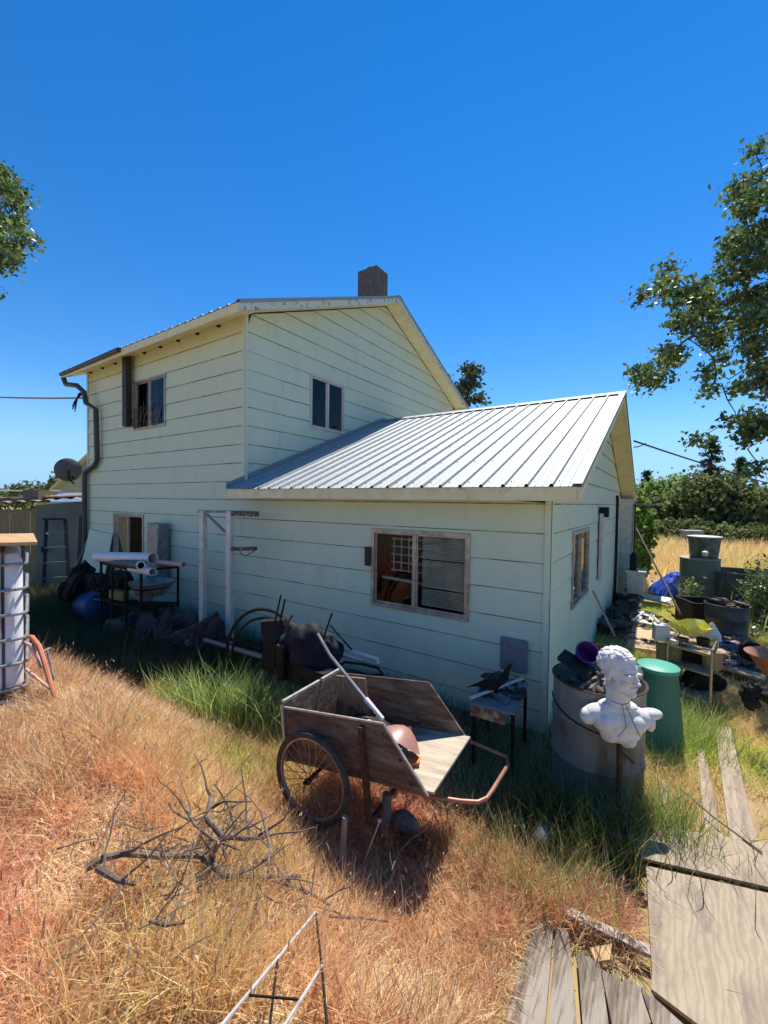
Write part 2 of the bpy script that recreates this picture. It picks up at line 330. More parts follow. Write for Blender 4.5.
# roofs
def ribbed(x0, x1, ye, ze, yr, zr, pitch_n, th=.0, rib=.222, off=0.0, amp=.02):
    mb = MB(); prof = []
    x = x0 + off
    prof.append((x0, 0))
    while x < x1 - .05:
        for dx, dz in ((-.022, 0), (-.010, amp), (.010, amp), (.022, 0), (.07, 0), (.076, .004), (.082, 0), (.138, 0), (.144, .004), (.150, 0)):
            if x0 < x + dx < x1: prof.append((x + dx, dz))
        x += rib
    prof.append((x1, 0)); n = len(prof)
    T = 10
    vs = []
    for t in range(T + 1):
        f = t / T; 
        for (px, pz) in prof:
            vs.append((px, ye + (yr - ye) * f, ze + (zr - ze) * f + pz))
    fs = [(t * n + i, t * n + i + 1, (t + 1) * n + i + 1, (t + 1) * n + i) for t in range(T) for i in range(n - 1)]
    mb.add(vs, fs)
    # screws
    x = x0 + off + .045
    while x < x1 - .05:
        for f in (.03, .19, .36, .53, .70, .86, .97):
            y = ye + (yr - ye) * f; z = ze + (zr - ze) * f + .004; mb.box((x, y, z), (.011, .011, .010))
        x += rib
    return mb
OV = .42
def zr_(base): return base + PIT * RY + .14
zm, za = ZE + .14, ZA + .205; PW = .405
mr = ribbed(XW - .35, -4.30, -OV, zm - PIT * OV, RY, zm + PIT * RY, 1); mo = mr.build('main_roof', galv, house)
ribbed(XW - .35, -4.30, DEPTH + OV, zm - PIT * OV, RY, zm + PIT * RY, 1).build('main_roof', galv, house)
wr = ribbed(XG + .03, .335, -.38, za - PW * .38, RY, za + PW * RY, 1, off=.09, amp=.026)
# left strip of the wing roof stays clear of the two-storey wall
wo = wr.build('wing_roof', galv, house)
ribbed(XG + .02, .335, DEPTH + OV, za - PW * OV, RY, za + PW * RY, 1, off=.09).build('wing_roof', galv, house)
# ridge caps
def cap(x0, x1, z, ob):
    mb = MB(); a = .16
    vs = [(x, RY + s * a, z + .032 - PIT * a) for x in (x0, x1) for s in (-1, 1)] + [(x, RY, z + .034) for x in (x0, x1)]
    mb.add(vs, [(0, 4, 5, 2), (1, 3, 5, 4)]); mb.build('ridge_cap', galv, ob, solid=.003)
cap(XW - .36, -4.29, zm + PIT * RY, mo); cap(XG + .02, .345, za + PW * RY, wo)
# rake flashing on wing (folded metal at edge)
def boards(x, base, yf, yb, side, m1, w_=.14, name='rake_board', pit=PIT):
    mb = MB()
    for y0, y1 in ((yf, RY), (yb, RY)):
        z0 = base - pit * abs(y0 - RY) ; z1 = base
        mb.prism([(x, y0, z0 - .012), (x, y1, z1 - .012), (x, y1, z1 - w_), (x, y0, z0 - w_)], (-.022 * side, 0, 0))
    return mb.build(name, m1, house)
boards(-4.312, zm + PIT * RY, -OV + .01, DEPTH + OV, 1, peel); boards(XW - .34, zm + PIT * RY, -OV + .01, DEPTH + OV, -1, peel)
boards(.325, za + PW * RY, -.37, DEPTH + OV, 1, cream, .13, pit=PW)
# metal drip edge over the rake
for x, base, pt, yf in ((-4.298, zm, PIT, -OV), (.34, za, PW, -.385)):
    mb = MB()
    for ye in (yf, DEPTH + OV):
        zb = base - pt * OV if ye > 0 else base + pt * yf; zt = base + pt * RY
        mb.prism([(x, ye, zb + .024), (x, RY, zt + .024), (x, RY, zt - .03), (x, ye, zb - .03)], (-.004, 0, 0))
        mb.prism([(x, ye, zb + .024), (x, RY, zt + .024), (x - .09, RY, zt + .024), (x - .09, ye, zb + .024)], (0, 0, .003))
    mb.build('rake_flashing', galv, house)
# fascia and soffit
def eave(x0, x1, base, y, s, pit, OV):
    PIT = pit; zt = base - PIT * OV - .006; mb = MB(); mb.box(((x0 + x1) / 2, y + s * .014, zt - .07), (x1 - x0, .022, .13)); mb.build('fascia', cream, house, bevel=.002)
    mb = MB(); 
    for q in (0,): mb.prism([(x0 + .03, y + s * .03, zt - .09), (x1 - .03, y + s * .03, zt - .09), (x1 - .03, y + s * OV, zt - .09 + PIT * (OV - .03) - .04), (x0 + .03, y + s * OV, zt - .09 + PIT * (OV - .03) - .04)], (0, 0, .012))
    mb.build('soffit', cream, house)
eave(XW - .33, -4.33, zm, -OV, 1, PIT, OV); eave(XG + .04, .30, za, -.36, 1, PW, .36)
eave(XW - .33, -4.33, zm, DEPTH + OV, -1, PIT, OV); eave(XG, .30, za, DEPTH + OV, -1, PW, OV)
# underside of rake overhangs
for xa, xb, base, pt in ((XG + .02, -4.335, zm, PIT), (.02, .302, za, PW), (XW - .32, XW - .01, zm, PIT)):
    mb = MB()
    for ye in (-.33, DEPTH + OV - .03):
        zb = base - pt * (.33 if ye < 0 else OV) - .11; zt = base + pt * RY - .12
        mb.prism([(xa, ye, zb), (xb, ye, zb), (xb, RY, zt), (xa, RY, zt)], (0, 0, .012))
    mb.build('rake_soffit', cream, house)
# rafter tails, main roof (small notches seen under the eave)
x = XW + .2
while x < XG - .1:
    mb = MB(); mb.box((x, -.03, ZE - .02), (.045, .05, .06)); mb.build('rafter_tail', darkiron, house); x += .61
# flashing at wing roof / gable wall
mb = MB(); mb.prism([(XG + .022, -.37, za - PW * .37 + .09), (XG + .022, RY, za + PW * RY + .09), (XG + .022, RY, za + PW * RY + .0), (XG + .022, -.37, za - PW * .37 + .0)], (.004, 0, 0)); mb.build('wall_flashing', galv, house)
# chimney
cy, cx = 4.35, -5.33
mb = MB(); mb.box((cx, cy, 7.50), (.58, .5, 1.25)); ch = mb.build('chimney', brick, mo, bevel=.01)
mb = MB(); mb.tube([(cx - .1, cy, 8.17), (cx - .1, cy, 8.27)], [.09, .07], 12); mb.build('chimney_pot', brick, mo)
# windows
def window(P0, U, N, hole, split=.5, blinds=None, trim=alu, tw=.032, name='window', lightbox=True):
    P0 = Vector(P0); U = Vector(U); N = Vector(N); u0, u1, z0, z1 = hole
    def P(u, z, n): return P0 + U * u + Vector((0, 0, z)) + N * n
    def bar(mb, ua, ub, za_, zb, n0, n1):
        vs = [P(a, b, c) for a in (ua, ub) for b in (za_, zb) for c in (n0, n1)]
        mb.add(vs, [(0, 1, 3, 2), (4, 6, 7, 5), (0, 4, 5, 1), (2, 3, 7, 6), (0, 2, 6, 4), (1, 5, 7, 3)])
    mb = MB(); t = tw
    bar(mb, u0 - .01, u1 + .01, z1 - t, z1 + .01, -.06, .03); bar(mb, u0 - .01, u1 + .01, z0 - .01, z0 + t, -.06, .034)
    bar(mb, u0 - .01, u0 + t, z0 + t, z1 - t, -.06, .03); bar(mb, u1 - t, u1 + .01, z0 + t, z1 - t, -.06, .03)
    um = u0 + (u1 - u0) * split
    bar(mb, um - .02, um + .02, z0 + t, z1 - t, -.05, .02)
    fr = mb.build(name, trim, house, bevel=.003)
    # sashes
    mb = MB(); s = .022
    for a, b, n in ((u0 + t, um - .02, -.012), (um + .02, u1 - t, .0)):
        bar(mb, a, b, z1 - t - s, z1 - t, n - .02, n + .005); bar(mb, a, b, z0 + t, z0 + t + s, n - .02, n + .005)
        bar(mb, a, a + s, z0 + t + s, z1 - t - s, n - .02, n + .005); bar(mb, b - s, b, z0 + t + s, z1 - t - s, n - .02, n + .005)
    mb.build('sash', trim, fr)
    for a, b, n in ((u0 + t, um - .02, -.02), (um + .02, u1 - t, -.008)):
        mb = MB(); mb.add([P(a, z0 + t, n), P(b, z0 + t, n), P(b, z1 - t, n), P(a, z1 - t, n)], [(0, 1, 2, 3)]); mb.build('pane', glass_mat(), fr)
    # room behind
    mb = MB(); e = .9; a, b, c, d = u0 - .4, u1 + .4, z0 - .4, z1 + .25
    q = [P(a, c, -e), P(b, c, -e), P(b, d, -e), P(a, d, -e), P(a, c, -.07), P(b, c, -.07), P(b, d, -.07), P(a, d, -.07)]
    mb.add(q, [(0, 1, 2, 3), (0, 4, 5, 1), (1, 5, 6, 2), (2, 6, 7, 3), (3, 7, 4, 0)]); mb.build('room_lining', dark, fr)
    for (a, b, zt, zb, ang, pitch) in (blinds or []):
        mb = MB(); z = zt
        while z > zb:
            mb.add([P(a, z, -.075), P(b, z, -.075), P(b, z - .016, -.062), P(a, z - .016, -.062)], [(0, 1, 2, 3)]); z -= pitch
        mb.build('blind', blind, fr)
    return fr, P
window((0, 0, 0), (1, 0, 0), (0, -1, 0), W_front_up, .5)
window((0, 0, 0), (1, 0, 0), (0, -1, 0), W_front_low, .5)
fr, P = window((0, 0, 0), (1, 0, 0), (0, -1, 0), W_wing, .47, blinds=[(-1.47, -.91, 1.93, 1.68, 0, .022), (-1.47, -.91, 1.655, 1.34, 0, .022), (-1.47, -.91, 1.31, 1.12, 0, .026)])
# white grid leaning inside the left half of that window, and a rail
mb = MB()
for i in range(5): mb.beam(P(-1.93 + i * .11, 1.46, -.16), P(-1.93 + i * .11, 1.90, -.16), .012, .012)
for i in range(5): mb.beam(P(-1.97, 1.48 + i * .1, -.16), P(-1.45, 1.48 + i * .1, -.16), .012, .012)
mb.beam(P(-2.08, 1.38, -.12), P(-.92, 1.33, -.12), .03, .03)
mb.build('inner_lattice', mat('dim_lattice', (.75, .75, .75), (.6, .6, .6), rough=.8), fr)
mb = MB(); pts = [P(-1.45 + .5 * t, 1.735 - .05 * abs(math.sin(t * math.pi)) + .02, -.05) for t in np.linspace(0, 1, 9)]
window((0, 0, 0), (0, 1, 0), (1, 0, 0), W_side, .5)
window((XG, 0, 0), (0, 1, 0), (1, 0, 0), W_gable, .5, trim=mat('pale_window_frame', (.62, .58, .56), (.5, .46, .44), rough=.6))
for (a, b, m_) in ((-2.20, 1.60, rust), ):
    mb = MB(); mb.box((a, -.05, b + .05), (.075, .03, .24)); mb.build('shutter_bracket', m_, house)
mb = MB(); mb.box((-.855, -.045, 1.30), (.04, .02, .26)); mb.build('wood_strip', tanply, house)
# hanging black duct and downspout on the front wall
mb = MB(); mb.box((-8.30, -.13, 4.55), (.17, .12, 1.45)); mb.build('rusty_duct', mat('brown_duct', (.06, .045, .04), (.035, .03, .03), scale=9, rough=.6, metal=.3), house, bevel=.01)
# small trumpet vine twigs over upper window
mb = MB(); rnd = random.Random(4)
for i in range(16):
    p = Vector((-8.2 + rnd.uniform(0, .9), -.05, 3.78)); pts = [p]
    for k in range(5): p = p + Vector((rnd.uniform(-.06, .09), rnd.uniform(-.02, .01), rnd.uniform(.02, .14))); pts.append(p)
    mb.tube(pts, .005, 4)
mb.build('vine_twigs', mat('dry_twig', (.16, .11, .07), rough=.9), house)
# downspout
dsm = mat('dark_downspout', (.075, .08, .075), (.05, .05, .05), scale=6, rough=.5, metal=.3)
mb = MB()
mb.tube([(-10.72, -.40, 5.12), (-10.70, -.36, 4.98), (-10.25, -.30, 4.90), (-10.1, -.22, 4.75), (-10.05, -.2, 4.5), (-9.75, -.12, 4.35), (-9.75, -.1, 3.2), (-9.9, -.1, 3.08), (-10.38, -.1, 2.95), (-10.42, -.1, 2.7), (-10.42, -.1, .8), (-10.42, -.1, .15)], .055, 8)
mb.build('downspout', dsm, house, smooth=True)
mb = MB()
for i in range(7): mb.tube([(-10.46, -.05, 4.86), (-10.56 - i * .02, -.15, 4.80 - .02 * i), (-10.66 - .07 * (i % 3), -.2, 4.58 - .07 * (i % 4))], .012, 5)
mb.build('service_entry', black, house)
mb = MB(); mb.tube([(-10.8, -.42, 5.2), (-7.9, -.46, 5.22)], .045, 8); 
mb.build('gutter', dsm, house, smooth=True)
# grey vent box painted on the wing wall
mb = MB(); mb.box((-.32, -.04, .78), (.28, .06, .34)); mb.build('vent_cover', mat('grey_blue_metal', (.20, .21, .24), (.15, .155, .17), scale=10, rough=.6), house, bevel=.02)
# leaning panel by low window
mb = MB(); mb.prism([(-10.3, -.35, .05), (-9.05, -.35, .05), (-9.15, -.04, 1.55), (-10.3, -.04, 1.6)], (0, -.012, 0)); one(mb, 'spare_board', paint, 'plain pale green board leaning on the wall beside the low left window', 'board')
# flue pipe/duct against wall
# end wall fixtures
mb = MB(); mb.box((.06, 3.72, 1.62), (.06, .30, 1.15)); mb.build('conduit_box', wpaint, house, bevel=.004)
mb = MB(); mb.box((.09, 3.70, 2.22), (.13, .20, .17)); mb.tube([(.1, 3.55, 2.27), (.12, 3.45, 2.20)], .012); mb.tube([(.1, 3.85, 2.3), (.13, 3.9, 2.22)], .012); mb.build('lamp_box', black, house, bevel=.006)
mb = MB(); mb.tube([(.05, 6.45, 2.55), (.06, 6.42, 2.4), (.06, 6.4, 1.2), (.05, 6.42, .1)], .03, 8); mb.build('black_cable', black, house)
mb = MB(); mb.box((.14, 8.1, 1.25), (.30, .5, 2.5)); mb.build('porch_wall', wpaint, house, bevel=.01)
mb = MB(); mb.box((.33, 7.95, 1.4), (.03, .28, 1.9)); mb.build('porch_door', black, house)
mb = MB(); mb.box((.42, 8.6, 2.36), (.7, 1.2, .05)); mb.build('porch_roof', galvdull, house)
mb = MB(); mb.box((0.02, 4, -.1), (.03, 8, .22)); mb.box((-5.2, .01, -.1), (10.4, .03, .22)); mb.build('foundation', mat('concrete', (.3, .29, .27), rough=.9), house)
# ------------------------------------------------------------------ garden cart
FR = Matrix.Rotation(0.077, 3, 'Z') @ Matrix.Rotation(-0.126, 3, 'Y') @ Matrix.Rotation(-0.009, 3, 'X')
CO = Vector((-1.238, -2.353, .911))
def cp(u, v, w_): return CO + FR @ Vector((u, v, w_))
a_, b_, W_, h_ = .808, .254, .701, .369
cart = root('garden_cart', 'old two wheeled wooden garden cart full of junk in the shade of the house', 'garden cart', (cp(.25, .35, 0).x, cp(.25, .35, 0).y, .2))
T_ = .013
mb = MB(); mb.prism([cp(0, 0, 0), cp(a_, 0, 0), cp(a_ + b_, 0, -h_), cp(0, 0, -h_)], FR @ Vector((0, T_, 0))); mb.build('side_panel', ply, cart)
mb = MB(); mb.prism([cp(0, W_ - T_, 0), cp(a_, W_ - T_, 0), cp(a_ + b_, W_ - T_, -h_), cp(0, W_ - T_, -h_)], FR @ Vector((0, T_, 0))); mb.build('side_panel', ply, cart)
mb = MB(); mb.prism([cp(.002, T_, .03), cp(.002, W_ - T_, .03), cp(.002, W_ - T_, -h_), cp(.002, T_, -h_)], FR @ Vector((T_, 0, 0))); mb.build('end_panel', ply, cart)
mb = MB(); mb.prism([cp(.01, T_ + .001, -h_ + .005), cp(a_ + b_ + .03, T_ + .001, -h_ + .005), cp(a_ + b_ + .03, W_ - T_ - .001, -h_ + .005), cp(.01, W_ - T_ - .001, -h_ + .005)], FR @ Vector((0, 0, .013)))
mb.build('floor_panel', mat('bare_plywood_floor', (.52, .44, .32), (.34, .27, .19), scale=3, rough=.8, bump=.2, stretch=(1, 8, 8)), cart)
zinc = mat('worn_edge_metal', (.5, .5, .48), (.3, .28, .25), scale=18, rough=.5, metal=.6)
mb = MB(); mb.beam(cp(.0, -.004, .036), cp(.0, W_ + .004, .036), .022, .018); mb.beam(cp(-.006, -.005, .01), cp(-.006, -.005, -h_), .022, .022)
mb.beam(cp(0, -.003, .0), cp(a_, -.003, .0), .012, .012); mb.beam(cp(a_, -.003, 0), cp(a_ + b_, -.003, -h_), .012, .012)
mb.build('edge_rail', zinc, cart)
mb = MB(); mb.beam(cp(.655, -.02, -.03), cp(.655, -.02, -.62), .035, .03); mb.beam(cp(.655, W_ + .02, -.03), cp(.655, W_ + .02, -.62), .035, .03); mb.beam(cp(.655, -.02, -.60), cp(.655, W_ + .02, -.60), .02, .02)
mb.build('leg_frame', rust, cart)
mb = MB()
for u, v in ((.06, -.05), (.06, -.32), (.30, -.34), (.52, -.34), (.80, -.06), (.90, -.20), (.96, -.33), (.655, -.10), (.655, -.28)): mb.ell(cp(u, -.006 if u != .655 else -.038, v), (.009, .005, .009), None, 8, 5)
mb.build('bolt_heads', rust, cart)
mb = MB(); mb.tube([cp(.244, -.12, -.405), cp(.244, W_ + .12, -.405)], .011); mb.build('axle', darkiron, cart)
tyre_m = mat('old_tyre', (.04, .037, .034), (.09, .08, .07), scale=20, rough=.9, bump=.3)
rim_m = mat('tarnished_rim', (.45, .43, .40), (.25, .2, .16), scale=15, rough=.4, metal=.7)
def wheel(parent, c, ax, R_, tyre=.021, spokes=28, mt=tyre_m, mr_=rim_m):
    ax = Vector(ax).normalized(); e1 = ax.orthogonal().normalized(); e2 = ax.cross(e1); c = Vector(c)
    def ring(r, rr, seg=56, s2=8, knob=False):
        mb = MB(); pts = []; vs = []; fs = []
        for i in range(seg):
            a = 2 * math.pi * i / seg; d = e1 * math.cos(a) + e2 * math.sin(a)
            for k in range(s2):
                b = 2 * math.pi * k / s2; q = rr * (1.12 if knob and i % 2 and k in (0, 1, s2 - 1) else 1)
                vs.append(c + d * (r + q * math.cos(b)) + ax * q * math.sin(b))
        for i in range(seg):
            for k in range(s2): fs.append((i * s2 + k, i * s2 + (k + 1) % s2, ((i + 1) % seg) * s2 + (k + 1) % s2, ((i + 1) % seg) * s2 + k))
        return mb.add(vs, fs)
    wh = ring(R_ - tyre * 2.0, .012).build('wheel', mr_, parent, smooth=True)
    ring(R_ - tyre, tyre, 90, 8, True).build('tyre', mt, wh, smooth=True)
    mb = MB()
    for i in range(spokes):
        a = 2 * math.pi * i / spokes; a2 = a + (.5 if i % 4 < 2 else -.5); s = .025 if i % 2 else -.025
        mb.tube([c + (e1 * math.cos(a2) + e2 * math.sin(a2)) * .025 + ax * s, c + (e1 * math.cos(a) + e2 * math.sin(a)) * (R_ - tyre * 2)], .0022, 4)
    mb.build('spokes', mr_, wh)
    mb = MB(); mb.tube([c - ax * .045, c - ax * .03, c - ax * .028, c + ax * .028, c + ax * .03, c + ax * .045], [.022, .022, .016, .016, .022, .022], 12); mb.build('hub', rust, wh)
axd = FR @ Vector((0, 1, 0))
wheel(cart, cp(.255, -.06, -.405), axd, .300); wheel(cart, cp(.255, W_ + .06, -.405), axd, .300)
pink = mat('faded_copper_pipe', (.42, .20, .14), (.28, .12, .08), scale=8, rough=.45, metal=.35)
hp = [at(427, 797, 2.62), at(445, 799, 2.58), at(470, 802.5, 2.56)]
pA = cp(1.0, .1, -h_ - .015); pB = cp(1.33, .1, -h_ - .02); pC = cp(1.40, .17, -h_ - .005); pD = cp(1.405, .60, -h_ + .04); 
mb = MB(); mb.tube([cp(.5, .05, -h_ - .012), at(434, 797, 2.60), at(462, 801, 2.57), at(478, 802, 2.56), at(487, 798, 2.59), at(492, 791, 2.65), at(508, 765, 2.98), at(507, 757, 3.12), at(470, 741, 3.22)], .0135, 10); mb.build('handle', pink, cart, smooth=True)

# things inside the cart
def rumple(name, c, r, n, m, label, cat, amp=.9, group=None, seg=12):
    mb = MB(); rnd = random.Random(sum(ord(q) * (k + 1) for k, q in enumerate(label)))
    for i in range(n):
        mb.ell(Vector(c) + Vector((rnd.uniform(-r[0], r[0]), rnd.uniform(-r[1], r[1]), rnd.uniform(0, r[2]) * .6)), (r[0] * rnd.uniform(.35, .7), r[1] * rnd.uniform(.35, .7), r[2] * rnd.uniform(.3, .7)), (rnd.uniform(0, 3), rnd.uniform(0, 3), rnd.uniform(0, 3)), seg, 9, amp * .3)
    return one(mb, name, m, label, cat, group)
def lathe_at(c, axis, prof, seg=28):
    q = Vector(axis).normalized().to_track_quat('Z', 'Y').to_matrix().to_4x4(); q.translation = Vector(c); mb = MB(); mb.lathe(prof, seg, q); return mb
c = cp(.77, .30, -.22)
mb = lathe_at(at(402, 738, 2.78), right * .50 + up * .80 + fwd * .30, [(0, .075), (.03, .072), (.07, .052), (.11, .022), (.145, -.015), (.150, -.02), (.142, -.018), (.108, .014), (.07, .042), (0, .062)])
one(mb, 'bowl', mat('dusty_pink_plastic', (.40, .21, .16), (.32, .15, .11), scale=5, rough=.4), 'upturned dusty pink plastic bowl lying in the wooden cart', 'bowl', smooth=True)
mb = MB(); mb.box(cp(.86, .22, -h_ + .04), (.10, .05, .015), (.2, -.3, .4)); one(mb, 'scrap', mat('orange_scrap', (.75, .26, .06), rough=.7), 'small orange scrap beside the pink bowl in the cart', 'scrap')
for i, (u, v, lab) in enumerate([(.30, .25, 'crumpled white rag near the wheel end of the cart'), (.52, .28, 'crumpled white rag in the middle of the cart by the pole')]):
    rumple('rag', cp(u, v, -.23 + .02 * i), (.055, .045, .05), 7, wpaint, lab, 'rag', .8)
mb = MB(); rnd = random.Random(5)
for i in range(60):
    p = cp(rnd.uniform(.08, .75), rnd.uniform(.08, .62), -h_ + rnd.uniform(.02, .14)); mb.box(p, (rnd.uniform(.03, .16), rnd.uniform(.01, .06), rnd.uniform(.01, .04)), (rnd.uniform(-.6, .6), rnd.uniform(-.6, .6), rnd.uniform(0, 3)))
tag(mb.build('debris', mat('brown_debris', (.10, .07, .05), (.04, .03, .025), scale=12, rough=.9)), kind='stuff')
mb = MB(); mb.box(cp(.20, W_ - .14, -.14), (.26, .015, .36), (.1, -.1, .15)); one(mb, 'wood_offcut', mat('fibrous_wood', (.34, .22, .14), (.16, .10, .07), scale=5, rough=.9, bump=.5, stretch=(9, 9, 1)), 'fibrous brown board stood up at the wheel end of the cart', 'board')
mb = MB(); mb.tube([at(318, 634, 3.55), at(330, 655, 3.35), at(368, 702, 2.95)], .013, 8); g = at(368, 702, 2.95)
po = root('long_tool', 'long grey metal tool handle propped over the near side of the cart', 'tool', tuple(g)); mb.build('shaft', mat('grey_steel_pole', (.30, .29, .28), (.18, .16, .15), scale=12, rough=.4, metal=.6), po)
mb = MB(); mb.tube([at(366, 699, 2.96), at(383, 719, 2.84)], [.018, .014], 8); mb.build('grip', pvc, po)

# rock and stump under the cart, weathered stake
rockm = mat('grey_rock', (.20, .19, .18), (.10, .095, .09), scale=9, rough=.95, bump=.6)
def rock(px, py, z, r, label, m=rockm, name='rock', cat='rock', group=None, sq=.6, seed=1):
    c = onz(px, py, z); mb = MB(); random.seed(seed); mb.ell((0, 0, 0), (r, r * .75, r * sq), (0, 0, seed), 10, 7, .12); mb.v = [tuple(Vector(v) + c) for v in mb.v]
    return one(mb, name, m, label, cat, group, sub=1, smooth=True)
rock(405, 822, .3, .10, 'rounded grey rock lying in the shade below the cart floor', seed=3)
mb = MB(); mb.tube([onz(385, 838, .2), onz(385, 838, .2) + Vector((.0, .02, .28))], [.035, .03], 9); one(mb, 'stump', rockm, 'short grey stump standing left of the rock under the cart', 'stump')
rock(542, 836, .2, .085, 'smooth grey stone half hidden in weeds between cart and barrel', seed=5, sq=.9)
stm = mat('weathered_stake', (.34, .30, .26), (.16, .14, .12), scale=20, rough=.95, bump=.6)
mb = MB(); mb.tube([onz(342, 868, .25), onz(342, 868, .25) + Vector((0, .01, .14)), onz(342, 868, .25) + Vector((.02, 0, .31))], [.017, .018, .015], 9); one(mb, 'stake', stm, 'weathered grey wooden stake standing in dry grass before the cart wheel', 'stake')
mb = MB(); mb.tube([onz(365, 860, .25), onz(365, 860, .25) + Vector((.06, .06, .22))], .005, 6); mb.ell(onz(365, 860, .25) + Vector((.06, .06, .225)), (.012, .012, .012)); one(mb, 'marker_rod', mat('pink_rod', (.6, .42, .38), rough=.6), 'thin pale rod with a pink knob leaning by the rock under the cart', 'rod')
# bucket in weeds
pb = onz(612, 838, .12); pot = lathe_at(pb, (.1, -.2, 1), [(.0, .0), (.075, 0), (.10, .13), (.112, .135), (.112, .15), (.098, .15), (.07, .02), (0, .02)]); one(pot, 'flower_pot', mat('grey_pot', (.13, .11, .10), (.08, .07, .06), rough=.7), 'dark empty flower pot in weeds at the foot of the rusty stake', 'flower pot', smooth=True)

# ------------------------------------------------------------------ barrel with junk
B0 = Vector((.52, -.92, .08)); B0 = at(598, 690, 3.40); B0.z = h(B0.x, B0.y); BR = .335; BH = at(598, 677, 3.40).z - B0.z
bar = root('steel_drum', 'dented open steel drum full of junk at the corner of the house', 'drum', tuple(B0))
prof = [(BR, 0), (BR + .008, .01), (BR, .02)]
for zz in (.30, .60): prof += [(BR, zz * BH / .88 - .02), (BR + .012, zz * BH / .88), (BR, zz * BH / .88 + .02)]
prof += [(BR, BH - .02), (BR + .01, BH - .012), (BR + .01, BH), (BR - .006, BH), (BR - .008, BH - .12), (BR - .02, BH - .14), (0, BH - .14)]
mb = MB(); mb.lathe(prof, 40, Matrix.Translation(B0)); mb.build('body', mat('weathered_drum', (.27, .26, .22), (.17, .16, .135), scale=4, rough=.7, metal=.2, bump=.15, c3=(.12, .08, .055), s3=4, lo3=.55, hi3=.65, stretch=(1, 1, .3)), bar, smooth=True)
mb = MB(); mb.lathe([(BR + .012, BH - .008), (BR + .014, BH), (BR + .004, BH + .006), (BR - .006, BH), (BR - .004, BH - .008)], 40, Matrix.Translation(B0)); mb.build('rim', rust, bar, smooth=True)
mb = MB()
pts = [B0 + Vector(((BR + .01) * math.cos(t), (BR + .01) * math.sin(t), .78 * BH - .35 * math.sin((t + 2.6) * .9) * .3)) for t in np.linspace(-2.9, -.2, 14)]
mb.tube(pts, .005, 5); mb.tube([B0 + Vector((-.29, -.05, .95 * BH)), B0 + Vector((-.31, -.05, .7 * BH)), B0 + Vector((-.30, -.02, .4 * BH)), B0 + Vector((-.34, 0, 0))], .016, 6)
mb.build('wire', darkiron, bar)
top = B0 + Vector((0, 0, BH))
mb = MB(); rnd = random.Random(8)
for i in range(55):
    a = rnd.uniform(0, 6.28); r = rnd.uniform(0, .22); mb.box(top + Vector((r * math.cos(a), r * math.sin(a), rnd.uniform(-.12, .03))), (rnd.uniform(.04, .16), rnd.uniform(.015, .05), rnd.uniform(.01, .04)), (rnd.uniform(-.7, .7), rnd.uniform(-.7, .7), rnd.uniform(0, 3)))
tag(mb.build('scrap_metal', mat('barrel_scrap', (.07, .06, .06), (.22, .18, .15), scale=9, rough=.7)), kind='stuff')
tr = MB(); q = top + Vector((-.16, .03, .05)); tr.prism([q + Vector((-.14, -.12, .05)), q + Vector((.10, -.18, -.03)), q + Vector((.14, .05, -.04)), q + Vector((-.12, .1, .06))], (0, 0, .03)); one(tr, 'tray', black, 'flat black tray tilted on the left rim of the steel drum', 'tray', bevel=.006)
pp = top + Vector((-.11, .09, .13)); mb = lathe_at(pp, (.35, -.65, .62), [(0, -.09), (.065, -.09), (.085, .05), (.095, .055), (.095, .07), (.084, .07), (.062, -.07), (0, -.07)])
one(mb, 'flower_pot', mat('purple_plastic', (.10, .02, .16), (.07, .015, .12), scale=4, rough=.4), 'purple plastic flower pot lying on the junk in the steel drum', 'flower pot', smooth=True)
mb = MB(); mb.tube([top + Vector((-.24 + .5 * t, .18, .02 + .20 * math.sin(t * math.pi))) for t in np.linspace(0, 1, 12)], .005, 5); one(mb, 'wire_hoop', rust, 'thin wire hoop arching over the purple pot on the drum', 'wire')

